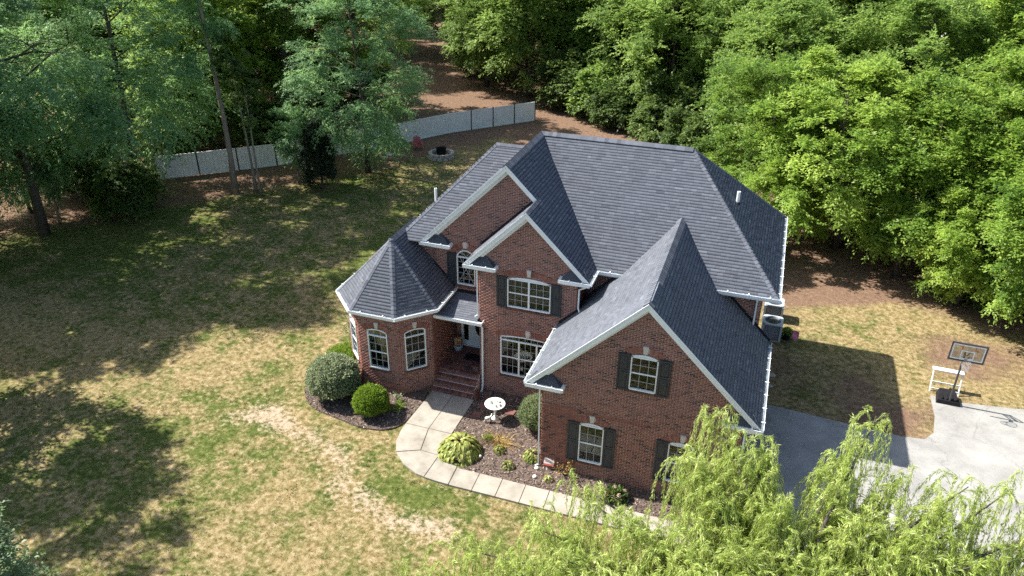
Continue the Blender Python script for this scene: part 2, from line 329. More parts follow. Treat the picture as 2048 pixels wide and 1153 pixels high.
def walk():
    root = tag(empty('path', (-3, -1, 0)), kind='structure'); T = Vector((3, 1, 0))
    sheet_pts = []
    def slab(poly):
        if area(poly) < 0: poly = poly[::-1]
        c = Vector((sum(p[0] for p in poly) / len(poly), sum(p[1] for p in poly) / len(poly)))
        ins = [(p[0] + (c.x - p[0]) / max(.2, (Vector(p) - c).length) * .009, p[1] + (c.y - p[1]) / max(.2, (Vector(p) - c).length) * .009) for p in poly]
        zt = .085 + random.uniform(-.003, .003)
        m = MB(Matrix.Translation(T)).hexa([(x, y, -.05) for x, y in ins], [(x, y, zt - .008) for x, y in ins])
        c2 = [(x + (c.x - x) * .012, y + (c.y - y) * .012) for x, y in ins]
        m = MB(Matrix.Translation(T)); n = len(ins); vs = [(x, y, -.05) for x, y in ins] + [(x, y, zt - .008) for x, y in ins] + [(x, y, zt) for x, y in c2]
        fs = [tuple(range(2 * n, 3 * n))] + [(k * n + i, k * n + (i + 1) % n, (k + 1) * n + (i + 1) % n, (k + 1) * n + i) for k in (0, 1) for i in range(n)]
        m.add(vs, fs).build('slab', M['walk'], root)
    slab([(-5.92, 3.0), (-4.93, 3.0), (-4.98, .55), (-6.02, .55)]); slab([(-4.92, 3.0), (-3.93, 3.0), (-3.95, .55), (-4.97, .55)])
    slab([(-6.02, .54), (-4.98, .54), (-4.72, -.78), (-5.6, -1.2), (-5.9, -.6), (-6.0, 0)])
    slab([(-4.97, .54), (-3.95, .54), (-3.94, .1), (-3.75, -.7), (-3.66, -.84), (-4.7, -.79)])
    slab([(-5.58, -1.22), (-4.71, -.8), (-3.9, -.83), (-3.95, -2.14), (-4.3, -2.08), (-5.0, -1.75)])
    slab([(-3.89, -.83), (-3.65, -.85), (-3.3, -1.12), (-2.98, -1.2), (-2.92, -2.21), (-3.4, -2.2), (-3.94, -2.15)])
    x = -2.9
    while x < 7.0:
        slab([(x + .0, WALK_Y0), (x + .92, WALK_Y0), (x + .88, WALK_Y1), (x - .04, WALK_Y1)]); x += .93
    MB(Matrix.Translation(T)).hexa([(a, b, -.06) for a, b in [(-5.9, 2.95), (-3.97, 2.95), (-3.97, 0), (-2.8, -1.3), (7, -1.3), (7, -2.15), (-3.4, -2.15), (-5, -1.7), (-5.9, -.5)]][::-1],
                                   [(a, b, .06) for a, b in [(-5.9, 2.95), (-3.97, 2.95), (-3.97, 0), (-2.8, -1.3), (7, -1.3), (7, -2.15), (-3.4, -2.15), (-5, -1.7), (-5.9, -.5)]][::-1]).build('joint_fill', M['joint'], root)
walk()
def grass(n=210000):
    r = np.random.default_rng(51); tx_ = -42 + 62 * r.random(n // 9) ** .9; ty_ = -14 + 44 * r.random(n // 9) ** 1.25; n = n // 9 * 9; x = np.repeat(tx_, 9) + r.normal(0, .05, n); y = np.repeat(ty_, 9) + r.normal(0, .05, n)
    WP = [(-6.05, 3.1), (-3.9, 3.1), (-3.9, -.5), (-2.8, -1.2), (9.5, -1.2), (9.5, -2.27), (-3.4, -2.27), (-5.1, -1.8), (-6.05, -.6)]
    k = np.ones(n, bool)
    for P in (BED, BED2, DRIVE, HOUSE, WP): k &= ~inpoly(x, y, P)
    g, d, w = masks(x, y); n2 = fbm(x, y, .5, 61, 3); dens = (1 - np.clip(d * 1.3 - .1, 0, .92)) * (1 - np.clip(w * 1.4 - .35, 0, .95)) * sstep(.28, .6, n2); k &= r.random(n) < dens
    x, y, g, w = x[k], y[k], g[k], w[k]; n = len(x); h = .03 + .06 * r.random(n) * (.6 + g); a = r.random(n) * 6.28; wd = .008 + .012 * r.random(n)
    c = np.stack([x, y, np.full(n, -.01)], -1); s_ = np.stack([np.cos(a), np.sin(a), 0 * a], -1) * wd[:, None]; tip = c + np.stack([(r.random(n) - .5) * .10, (r.random(n) - .5) * .10, h], -1)
    V = np.stack([c - s_, c + s_, tip], 1).reshape(-1, 3); gg = np.clip(g + (fbm(x, y, 1.0, 71, 3) - .5) * 1.4 + (r.random(n) - .5) * .5, 0, 1)
    m = m_leaf('grass_blade', (.36, .295, .17), (.20, .17, .07), (.07, .105, .02), .25, .8)
    tag(link('grass', np_mesh('grass', V, np.arange(3 * n).reshape(-1, 3), m, tint=gg)), 'short patchy lawn grass, straw dry in places, green in others', 'grass', kind='stuff')
grass()

# ------------------------------------------------------------------ the house: dimensions read off the photograph
GX0, GX1, GE, GP, GF = -.525, 7.675, 4.07, 8.081, -.3           # garage wing roof: eave tips, eave, ridge, front rake
CX0, CX1, CP, CF = -4.534, .717, 8.89, 3.649                    # centre gable
LX0, LP, LF, LXA = -7.105, 10.166, 5.014, -3.206                # tall left gable
Z2, ME, MX1, MB_, RY, RX1 = 6.305, 4.897, 7.67, 13.215, 9.728, 3.473
CXA = (CX0 + CX1) / 2; GXA = (GX0 + GX1) / 2
house = tag(empty('brick_house', (0, 6, 0)), 'red brick two-storey house with grey shingle roof, gables and a turret bay', 'house')
HM = Matrix.Translation((0, -6, 0))     # parts are written in world metres
def part(mb, name, mat, parent=None, smooth=False, kind=None):
    o = mb.build(name, mat, parent or house, smooth, kind)
    if parent is None: o.location = (0, -6, 0)
    return o
def runs(poly, v):
    us = []
    for i in range(len(poly)):
        (u0, v0), (u1, v1) = poly[i], poly[(i + 1) % len(poly)]
        if (v0 > v) != (v1 > v): us.append(u0 + (u1 - u0) * (v - v0) / (v1 - v0))
    us.sort(); return [(us[i], us[i + 1]) for i in range(0, len(us) - 1, 2)]
def minus(iv, holes):
    for h in holes:
        out = []
        for a, b in iv:
            cur = [(a, b)]
            for c, d in h:
                nxt = []
                for p, q in cur:
                    if d <= p or c >= q: nxt.append((p, q)); continue
                    if c > p: nxt.append((p, c))
                    if d < q: nxt.append((d, q))
                cur = nxt
            out += cur
        iv = out
    return iv
BH, BW, BJ = .0705, .205, .017
brick_variants = []
for k in range(8):
    b_ = MB(); b_.box((0, -.012, 0), (BW - BJ, .0, BH - BJ)); b_.t = [[.05, .2, .32, .45, .55, .65, .78, .92][k]] * 6
    brick_variants.append(b_.mesh('brick', M['brick']))
n_single_bricks = [0]
def brick_wall(O, U, poly, holes=(), singles=None, seed=1):
    """O origin, U horizontal unit vector along the wall (outside normal is U x Z), poly and holes in (along, up)"""
    O = Vector(O); U = Vector(U).normalized(); Z = Vector((0, 0, 1)); N = U.cross(Z)
    r = random.Random(seed); v0 = min(p[1] for p in poly); v1 = max(p[1] for p in poly)
    P = lambda u, v, n: O + U * u + Z * v + N * n
    mort = MB(); Vs = []; Fs = []; T = []; single = []
    row = 0; v = v0
    while v < v1 - .01:
        mid = v + BH / 2; iv = minus(runs(poly, mid), [runs(h, mid) for h in holes])
        for a, b in iv:
            mort.add([P(a, v, -.009), P(b, v, -.009), P(b, v + BH, -.009), P(a, v + BH, -.009)], [(0, 1, 2, 3)])
            off = (row % 2) * BW / 2; i = math.floor((a - off) / BW)
            while True:
                p = off + i * BW; q = p + BW - BJ; i += 1
                if p >= b: break
                p2, q2 = max(p, a), min(q, b)
                if q2 - p2 < .03: continue
                t = min(1, max(0, r.gauss(.55, .13))); t = r.uniform(0, .16) if r.random() < .10 else t
                if singles and p2 == p and q2 == q and n_single_bricks[0] < 300 and singles(p, v):
                    single.append((p, v, t)); n_single_bricks[0] += 1; continue
                k = len(Vs); d = r.uniform(-.002, .002); e = .002
                Vs += [P(p2, v, d), P(q2, v, d), P(q2, v + BH - BJ, d), P(p2, v + BH - BJ, d), P(p2, v, -.012), P(q2, v, -.012), P(q2, v + BH - BJ, -.012), P(p2, v + BH - BJ, -.012)]
                Fs += [(k, k + 1, k + 2, k + 3), (k + 4, k + 5, k + 1, k), (k + 3, k + 2, k + 6, k + 7), (k + 4, k, k + 3, k + 7), (k + 1, k + 5, k + 6, k + 2)]; T += [t] * 5
        v += BH; row += 1
    w = part(mort, 'wall', M['mortar'])
    link('brickwork', np_mesh('brickwork', [tuple(x) for x in Vs], Fs, M['brick'], tint=T), w, kind='stuff')
    ang = math.atan2(U.y, U.x)
    for p, v, t in single:
        o = link('brick', brick_variants[min(7, int(t * 8))], w, P(p, v, .0), ang)
    return w
def frame_at(O, U):
    U = Vector(U).normalized(); Z = Vector((0, 0, 1)); N = U.cross(Z); m = Matrix.Identity(4)
    for i in range(3): m[i][0] = U[i]; m[i][1] = -N[i]; m[i][2] = Z[i]; m[i][3] = O[i]
    return m      # local x along, local -y outward, local z up
def arch(Mx, u0, u1, v, rise, depth=.2, keyw=.17, skip=None):
    """soldier brick segmental arch over an opening, with a stone keystone"""
    w = u1 - u0; c = (u0 + u1) / 2; rad = (w * w / 4 + rise * rise) / (2 * rise); cy = v + rise - rad; a0 = math.asin(w / 2 / rad); n = int(2 * a0 * rad / .078)
    m = MB(Mx); rr = random.Random(int(u0 * 100))
    for i in range(n):
        a = -a0 + 2 * a0 * i / n; b = -a0 + 2 * a0 * (i + .84) / n
        if abs((a + b) / 2 * rad) < keyw / 2: continue
        pts = [(c + r * math.sin(t), -.03, cy + r * math.cos(t)) for r, t in ((rad, a), (rad, b), (rad + depth, b), (rad + depth, a))]
        m.prism(pts, (0, .06, 0), rr.uniform(.3, .85))
    for p in (-1, 1):
        pass
    part(m, 'arch', M['brick'], kind='stuff')
    mm = MB(Mx); mm.prism([(c + math.sin(t) * r, -.012, cy + math.cos(t) * r) for r, t in [(rad, a0 * (2 * k / 12 - 1)) for k in range(13)] + [(rad + depth, a0 * (1 - 2 * k / 12)) for k in range(13)]], (0, .03, 0)); part(mm, 'arch_joint', M['mortar'])
    k = MB(Mx); z0 = cy + rad - .03; z1 = cy + rad + depth + .06
    k.prism([(c - keyw * .38, -.06, z0), (c + keyw * .38, -.06, z0), (c + keyw * .58, -.06, z1), (c - keyw * .58, -.06, z1)], (0, .09, 0)); part(k, 'keystone', M['stone'])
def brick_sill(Mx, u0, u1, v):
    m = MB(Mx); x = u0; rr = random.Random(int(v * 100))
    while x < u1 - .03: m.hexa([(x, -.055, v - .11), (x + .065, -.055, v - .11), (x + .065, .02, v - .09), (x, .02, v - .09)], [(x, -.055, v - .02), (x + .065, -.055, v - .02), (x + .065, .02, v), (x, .02, v)], rr.uniform(.02, .3)); x += .076
    part(m, 'sill', M['brick'], kind='stuff')
def shutter(Mx, u0, u1, v0, v1, slope):
    o = MB(Mx); y = -.045; vs = [(u0, v0), (u1, v0), (u1, v1 + max(0, slope)), (u0, v1 + max(0, -slope))]
    o.prism([(a, y, b) for a, b in vs], (0, .045, 0)); s_ = part(o, 'shutter', M['shutter'])
    f = MB(Mx); t = .06
    f.box((u0, y - .018, v0), (u0 + t, y - .001, v1)); f.box((u1 - t, y - .018, v0), (u1, y - .001, v1))
    for z in (v0, v0 + (v1 - v0) * .52, v1 - .07): f.box((u0 + t, y - .018, z), (u1 - t, y - .001, z + .07))
    for a, b in ((v0 + .1, v0 + (v1 - v0) * .52 - .03), (v0 + (v1 - v0) * .52 + .1, v1 - .1)): f.box((u0 + t + .035, y - .014, a), (u1 - t - .035, y - .001, b))
    f.build('panel', M['shutter'], s_)
def window(Mx, u0, u1, v0, v1, nsash=1, cols=3, head=0, rise=.0, glasshead=False, blind=0, sunburst=False, fw=.046):
    """double hung sashes, muntins, optional arched head; v1 is the top of the sashes"""
    f = MB(Mx); yo, yi = -.03, .09
    f.box((u0, yo, v0), (u0 + fw, yi, v1)); f.box((u1 - fw, yo, v0), (u1, yi, v1)); f.box((u0 + fw, yo, v1 - fw), (u1 - fw, yi, v1)); f.box((u0 + fw, yo - .02, v0), (u1 - fw, yi, v0 + fw))
    sw = (u1 - u0 - fw * 2) / nsash
    for k in range(1, nsash): f.box((u0 + fw + sw * k - fw * .75, yo, v0 + fw), (u0 + fw + sw * k + fw * .75, yi, v1 - fw))
    w = u1 - u0; c = (u0 + u1) / 2; arc = []
    if rise > 0:
        rad = (w * w / 4 + rise * rise) / (2 * rise); cy = v1 + head + rise - rad; a0 = math.asin(min(1, w / 2 / rad))
        arc = [(c + rad * math.sin(-a0 + 2 * a0 * i / 14), cy + rad * math.cos(-a0 + 2 * a0 * i / 14)) for i in range(15)]
        if head: f.box((u0, yo, v1), (u0 + fw, yi, v1 + head)); f.box((u1 - fw, yo, v1), (u1, yi, v1 + head))
        k_ = (rad - fw) / rad
        for (a, b), (a2, b2) in zip(arc, arc[1:]):
            f.prism([(a, yo, b), (c + (a - c) * k_, yo, cy + (b - cy) * k_), (c + (a2 - c) * k_, yo, cy + (b2 - cy) * k_), (a2, yo, b2)][::-1], (0, yi - yo, 0))
    win = part(f, 'window', M['white'])
    g = MB(Mx); rl = MB(Mx); mw = .0075
    for k in range(nsash):
        a = u0 + fw + sw * k + (fw * .75 if k else 0); b = u0 + fw + sw * (k + 1) - (fw * .75 if k < nsash - 1 else 0); vm = (v0 + v1) / 2
        if not sunburst:
            rl.box((a, .0, vm - .022), (b, .05, vm + .022))
            for lo, hi in ((v0 + fw, vm - .022), (vm + .022, v1 - fw)):
                MB(Mx).box((a, .035, lo), (b, .04, hi)).build('pane', M['glass'], win)
                for i in range(1, cols): g.box((a + (b - a) * i / cols - mw, .018, lo), (a + (b - a) * i / cols + mw, .034, hi))
                g.box((a, .019, (lo + hi) / 2 - mw), (b, .033, (lo + hi) / 2 + mw))
        else:
            MB(Mx).box((a, .035, v0 + fw), (b, .04, v1)).build('pane', M['glass'], win)
            for i in range(1, cols): g.box((a + (b - a) * i / cols - mw, .018, v0 + fw), (a + (b - a) * i / cols + mw, .034, v1))
            for i in range(1, 5): z = v0 + (v1 - v0) * i / 5; g.box((a, .019, z - mw), (b, .033, z + mw))
            for s_ in (1, -1):
                p = Vector((a if s_ > 0 else b, .012, v0 + fw)); q = Vector((b if s_ > 0 else a, .012, v1 + rise * .4)); g.tube([p, q], .012, 4)
        if blind: 
            bl = MB(Mx); z = v1 - .06; zlo = v1 - (v1 - v0) * blind
            while z > zlo: bl.add([(a, .09, z), (b, .09, z), (b, .125, z + .022), (a, .125, z + .022)], [(0, 1, 2, 3)]); z -= .05
            bl.build('blind', M['blind'], win)
    if arc and (glasshead or sunburst):
        pts = [(u0 + fw, v1), (u1 - fw, v1)] + [(c + (a - c) * .96, b - .01) for a, b in arc[::-1]]
        MB(Mx).prism([(a, .035, b) for a, b in pts], (0, .005, 0)).build('pane', M['glass'], win)
        nn = nsash * cols
        for i in range(1, nn):
            a = u0 + (u1 - u0) * i / nn; zt = cy + math.sqrt(max(0, rad * rad - (a - c) ** 2)) - .02
            if sunburst: g.tube([(c, .025, v1), (c + (a - c) * 1.6, .025, min(zt, v1 + head + rise))], .011, 4)
            else: g.box((a - mw, .018, v1), (a + mw, .034, zt))
    elif arc:
        MB(Mx).prism([(a, -.005, b) for a, b in [(u0 + fw, v1)] + [(u1 - fw, v1)] + [(c + (a - c) * .95, b - .02) for a, b in arc[::-1]]], (0, .05, 0)).build('arch_head', M['white'], win)
    g.build('grille', M['grille'], win)
    if rl.v: rl.build('meeting_rail', M['white'], win)
    top = v1 + head + rise; it = MB(Mx)
    it.add([(u0, .1, v0), (u1, .1, v0), (u1, .1, top), (u0, .1, top), (u0, .9, v0), (u1, .9, v0), (u1, .9, top), (u0, .9, top)], [(4, 5, 6, 7), (0, 1, 5, 4), (3, 7, 6, 2), (0, 4, 7, 3), (1, 2, 6, 5)])
    it.build('room', M['dark'], win)
    hole = [(u0 + .01, v0 + .01), (u1 - .01, v0 + .01)] + ([(a, b - .005) for a, b in arc[::-1]] if arc else [(u1 - .01, v1), (u0 + .01, v1)])
    return hole

# ---- garage wing front
X_ = (1, 0, 0)
FG = frame_at((0, 0, 0), X_); hg = []
for (a, b, v0, v1) in ((1.476, 2.40, .76, 2.47), (4.75, 5.674, .76, 2.47), (3.13, 4.076, 4.465, 5.83)):
    hg.append(window(FG, a, b, v0, v1, rise=.11)); arch(FG, a - .12, b + .12, v1 + .06, .15); brick_sill(FG, a - .06, b + .06, v0)
    shutter(FG, a - .44, a - .02, v0 - .06, v1 + .06, -.07 * -1 if False else .05); shutter(FG, b + .02, b + .44, v0 - .06, v1 + .06, -.05)
gk = (GP - GE) / (GXA - GX0)
gwall = [(0, 0), (7.15, 0), (7.15, GE + .45), (GXA, GP - .12), (0, GE + .45)]
brick_wall((0, 0, 0), X_, gwall, hg, singles=lambda u, v: u < 1.3 and .15 < v < 3.4 or (1.3 <= u < 4 and 2.95 < v < 3.6), seed=1)
brick_wall((7.15, 0, 0), (0, 1, 0), [(0, 0), (13, 0), (13, 4.1), (0, 4.1)], seed=2)
brick_wall((0, 3.95, 0), (0, -1, 0), [(0, 0), (3.95, 0), (3.95, 4.3), (0, 4.3)], seed=3)
# ---- centre gable front and sides
FC = frame_at((0, CF + .3, 0), X_); yC = CF + .3
hc = [window(FC, -2.754, -.9, 4.503, 5.82, nsash=2, rise=.11, blind=.75)]; arch(FC, -2.90, -.75, 5.86, .2)
brick_sill(FC, -2.82, -.83, 4.503); shutter(FC, -3.2, -2.775, 4.45, 5.86, .06); shutter(FC, -.88, -.455, 4.45, 5.86, -.06)
hc.append(window(FC, -3.05, -.6, 1.10, 2.86, nsash=3, head=.16, rise=.10, glasshead=True)); arch(FC, -3.25, -.4, 3.0, .20); brick_sill(FC, -3.12, -.53, 1.10)
brick_wall((0, yC, 0), X_, [(-4.01, 0), (.19, 0), (.19, Z2 + .45), (CXA, CP - .12), (-4.01, Z2 + .45)], hc, seed=4)
brick_wall((.19, yC, 0), (0, 1, 0), [(0, 4.0), (1.5, 4.0), (1.5, Z2), (0, Z2)], seed=5)
brick_wall((-4.01, 5.32, 0), (0, -1, 0), [(-.7, 0), (1.37, 0), (1.37, Z2), (-.7, Z2)], seed=6)
# ---- tall left gable front
yL = LF + .3; FL = frame_at((0, yL, 0), X_)
hl = [window(FL, -5.56, -4.70, 4.37, 5.72, cols=3, head=0, rise=.33, sunburst=True)]; arch(FL, -5.68, -4.58, 5.76, .42, .19)
brick_sill(FL, -5.62, -4.64, 4.37); shutter(FL, -6.0, -5.58, 4.3, 5.85, .06)
brick_wall((0, yL, 0), X_, [(-6.58, 3.6), (-3.9, 3.6), (-3.9, 6), (-1.98, 8.7), (LXA, LP - .12), (-6.58, Z2 + .45)], hl, seed=7)
brick_wall((-6.58, 6.6, 0), (0, -1, 0), [(0, 3.0), (1.28, 3.0), (1.28, Z2 + .3), (0, Z2 + .3)], seed=8)
# ---- entry recess
yD = 6.0; FD = frame_at((0, yD, 0), X_)
brick_wall((0, yD, 0), X_, [(-6.0, .7), (-4.0, .7), (-4.0, 3.7), (-6.0, 3.7)], [[(-5.72, .7), (-4.03, .7), (-4.03, 2.95), (-5.72, 2.95)]], seed=9)
# ---- main block right front and right side, left and rear
brick_wall((0, 5.43, 0), X_, [(.19, 4.2), (7.15, 4.0), (7.15, Z2 - .02), (.19, Z2 - .02)], seed=10)
brick_wall((7.15, 5.43, 0), (0, 1, 0), [(0, 4.1), (7.3, 4.1), (7.3, Z2 - .02), (0, Z2 - .02)], seed=11)
brick_wall((-7.67, 12.7, 0), (0, -1, 0), [(0, 0), (7.3, 0), (7.3, Z2 - .02), (0, Z2 - .02)], seed=12)
brick_wall((0, 5.43, 0), X_, [(-7.67, 3.8), (-6.58, 3.8), (-6.58, Z2 - .02), (-7.67, Z2 - .02)], seed=13)
brick_wall((7.15, 12.7, 0), (-1, 0, 0), [(0, 0), (14.82, 0), (14.82, Z2), (0, Z2)], seed=14)
# ---- turret bay
TX, TY, TS, TQ, TE, TZ = -8.02, 1.97, 2.06, 1.33, 4.157, 6.674; TAY = 4.1
ko = .3; kk = ko * math.tan(R_(22.5))
tw = [(TX - TS / 2 - TQ + ko, 5.43), (TX - TS / 2 - TQ + ko, TY + TQ + kk), (TX - TS / 2 + kk, TY + ko), (TX + TS / 2 - kk, TY + ko), (TX + TS / 2 + TQ - ko, TY + TQ + kk), (TX + TS / 2 + TQ - ko, 6.02)]
for i, (a, b) in enumerate(zip(tw, tw[1:])):
    a = Vector((*a, 0)); b = Vector((*b, 0)); L_ = (b - a).length; hs = []; F_ = frame_at(a, b - a)
    if i in (1, 2, 3):
        c = L_ / 2; hs = [window(F_, c - .47, c + .47, 1.25, 2.93, head=.22, rise=.1, glasshead=True, cols=3)]; arch(F_, c - .6, c + .6, 3.13, .2); brick_sill(F_, c - .53, c + .53, 1.25)
    brick_wall(a, b - a, [(0, 0), (L_, 0), (L_, TE - .05), (0, TE - .05)], hs, seed=20 + i)

# ---- roofs: every slope a deck with real overlapping shingle tabs
tab_cache = {}; n_single_tabs = [0]
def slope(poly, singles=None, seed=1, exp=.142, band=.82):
    P = [Vector(p) for p in poly]; n = Vector((0, 0, 0))
    for i in range(len(P)): n += (P[i] - P[0]).cross(P[(i + 1) % len(P)] - P[0])
    n.normalize(); n = n if n.z > 0 else -n
    v = (Vector((0, 0, 1)) - n * n.z).normalized(); u = v.cross(n); O = P[0]
    q = [((p - O).dot(u), (p - O).dot(v)) for p in P]; v0 = min(a[1] for a in q); v1 = max(a[1] for a in q)
    dk = MB(); dk.tint = .3; dk.add(P, [tuple(range(len(P))) if sum(1 for _ in P) else ()])
    deck = part(dk, 'roof_slope', M['shingle'])
    r = random.Random(seed); V = []; F = []; T = []; sing = []; row = 0; z = v0
    W3 = lambda a, b, h: O + u * a + v * b + n * h
    while z < v1 - .03:
        lo, hi = z, min(z + exp, v1)
        ia = runs(q, (lo + hi) / 2)
        for a, b in ia:
            x = a - r.uniform(0, .25)
            while x < b:
                w = r.choice((.17, .22, .22, .28, .28, .34)); x0, x1 = max(x, a), min(x + w, b); full = x >= a and x + w <= b; x += w
                if x1 - x0 < .015: continue
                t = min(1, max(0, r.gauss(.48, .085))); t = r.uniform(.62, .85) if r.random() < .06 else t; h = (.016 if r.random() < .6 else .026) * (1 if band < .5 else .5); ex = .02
                if singles and full and n_single_tabs[0] < 300 and singles(W3((x0 + x1) / 2, lo, 0)):
                    sing.append((x0, lo, x1 - x0, t, h)); n_single_tabs[0] += 1; continue
                k = len(V); g = .004
                hm = h * .42 + .002; md = lo + (hi - lo) * .66
                V += [W3(x0, lo, h), W3(x1 - g, lo, h), W3(x1 - g, md, hm), W3(x0, md, hm), W3(x0, lo, 0), W3(x1 - g, lo, 0), W3(x1 - g, hi + ex, .002), W3(x0, hi + ex, .002)]
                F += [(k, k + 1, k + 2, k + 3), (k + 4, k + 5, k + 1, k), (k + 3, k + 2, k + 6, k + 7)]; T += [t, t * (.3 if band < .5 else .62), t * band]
        z += exp; row += 1
    link('shingles', np_mesh('shingles', [tuple(p) for p in V], F, M['shingle'], tint=T), deck, kind='stuff')
    m3 = Matrix(((u.x, v.x, n.x, 0), (u.y, v.y, n.y, 0), (u.z, v.z, n.z, 0), (0, 0, 0, 1)))
    for x0, lo, w, t, h in sing:
        key = (round(w, 2), int(t * 5), h)
        if key not in tab_cache:
            b_ = MB(); b_.add([(0, 0, h), (w - .004, 0, h), (w - .004, exp + .02, .003), (0, exp + .02, .003), (0, 0, 0), (w - .004, 0, 0)], [(0, 1, 2, 3), (4, 5, 1, 0)]); b_.t = [t, t * .4]; tab_cache[key] = b_.mesh('shingle', M['shingle'])
        o = link('shingle', tab_cache[key], deck); o.matrix_local = Matrix.Translation(W3(x0, lo, 0)) @ m3
    return n
def cap(A, B, n1, n2, w=.15, lift=.025, step=.18, name='ridge_cap'):
    A = Vector(A); B = Vector(B); d = (B - A); L = d.length; d.normalize(); m = MB(); r = random.Random(int(L * 1000)); ss = []
    for n in (n1, n2):
        s_ = n.cross(d).normalized(); s_ = s_ if s_.z < 0 or (abs(s_.z) < 1e-3) else -s_; ss.append(s_)
    up = (n1 + n2).normalized(); x = 0
    while x < L:
        e = min(x + step * 1.25, L); t = r.uniform(.25, .75); h0, h1 = lift + .014, lift
        for s_, n in zip(ss, (n1, n2)):
            p = [A + d * x + up * h0, A + d * x + s_ * w + n * h0, A + d * e + s_ * w + n * h1, A + d * e + up * h1]
            lo_ = [A + d * x + n * 0, A + d * x + s_ * w + n * 0, A + d * e + s_ * w + n * 0]
            m.add(p + lo_, [(0, 1, 2, 3), (4, 5, 1, 0), (5, 6, 2, 1)], t)
        x += step
    part(m, name, M['shingle'])
FRK = (LP - Z2) / (RY - ME)
zf = lambda y: Z2 + FRK * (y - ME)
gyb = ME + (GP - Z2) / FRK
nMF = slope([(CX1, ME, Z2), (MX1, ME, Z2), (RX1, RY, LP), (LXA, RY, LP)], seed=1)
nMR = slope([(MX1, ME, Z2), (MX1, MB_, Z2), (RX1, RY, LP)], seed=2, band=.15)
nMB = slope([(MX1, MB_, Z2), (-6.0, MB_, Z2), (LXA, RY, LP), (RX1, RY, LP)], seed=3)
HX, HY, HZ = -5.08, 9.09, 9.656
nWF = slope([(-8.2, ME, Z2), (LX0, ME, Z2), (-3.71, HY, zf(HY)), (HX, HY, zf(HY))], seed=4)
nWL = slope([(-8.2, MB_, Z2), (-8.2, ME, Z2), (HX, HY, zf(HY))], seed=5)
nWB = slope([(-3.2, MB_, Z2), (-8.2, MB_, Z2), (HX, HY, zf(HY)), (-3.2, HY, zf(HY))], seed=6)
LK = (LP - Z2) / (CX1 - LXA)
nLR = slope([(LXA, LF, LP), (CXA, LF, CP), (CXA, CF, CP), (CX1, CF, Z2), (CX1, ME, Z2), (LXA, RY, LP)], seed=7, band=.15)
nCL = slope([(CX0, CF, Z2), (CXA, CF, CP), (CXA, yL, CP), (CX0, yL, Z2)], seed=8)
nLL = slope([(LX0, LF, Z2), (LXA, LF, LP), (LXA, RY, LP), (-3.71, HY, zf(HY)), (LX0, ME + .13, Z2)], seed=9)
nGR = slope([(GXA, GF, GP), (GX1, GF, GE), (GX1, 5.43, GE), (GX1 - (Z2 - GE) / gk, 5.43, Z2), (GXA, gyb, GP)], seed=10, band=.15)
nGL = slope([(GX0, GF, GE), (GXA, GF, GP), (GXA, gyb, GP), (GX0 + (Z2 - GE) / gk, 5.43, Z2), (.19, 5.43, GE + gk * (.19 - GX0)), (.19, yC, GE + gk * (.19 - GX0)), (GX0, yC, GE)], singles=lambda p: p.y < 1.2 and p.x > .2, seed=11)
te = [(TX - TS / 2 - TQ, 5.43), (TX - TS / 2 - TQ, TY + TQ), (TX - TS / 2, TY), (TX + TS / 2, TY), (TX + TS / 2 + TQ, TY + TQ), (TX + TS / 2 + TQ, yL)]
AP = (TX, TAY, TZ); RB = (TX, 6.5, TZ)
nT = [slope([(*te[0], TE), (*te[1], TE), AP, RB], seed=30)]
for i in (1, 2, 3): nT.append(slope([(*te[i], TE), (*te[i + 1], TE), AP], seed=30 + i))
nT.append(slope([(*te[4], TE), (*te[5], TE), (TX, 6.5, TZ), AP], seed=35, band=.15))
PE = 3.63; nP = slope([(-6.05, 3.68, PE), (-4.02, 3.68, PE), (-4.02, yL, 3.96), (-6.05, yL, 3.96)], seed=40)
cap((LXA, RY, LP), (RX1, RY, LP), nMF, nMB, .19, .05); cap((MX1, ME, Z2), (RX1, RY, LP), nMF, nMR, .13, .012, name='hip_cap'); cap((MX1, MB_, Z2), (RX1, RY, LP), nMR, nMB, .13, .012, name='hip_cap')
cap((LXA, LF, LP), (LXA, RY, LP), nLL, nLR, .19, .05); cap((CXA, CF, CP), (CXA, yL, CP), nCL, nLR, .14, .02); cap((GXA, GF, GP), (GXA, gyb, GP), nGL, nGR, .2, .055)
cap((-8.2, ME, Z2), (HX, HY, zf(HY)), nWL, nWF, .13, .012, name='hip_cap'); cap((HX, HY, zf(HY)), (-3.7, HY, zf(HY)), nWF, nWB, .15, .02)
for i in range(3):
    cap((*te[i + 1], TE), AP, nT[i], nT[i + 1], .11, .012, name='hip_cap')
cap((*te[4], TE), AP, nT[3], nT[4], .11, .012, name='hip_cap'); cap(AP, RB, nT[0], nT[4], .19, .045)

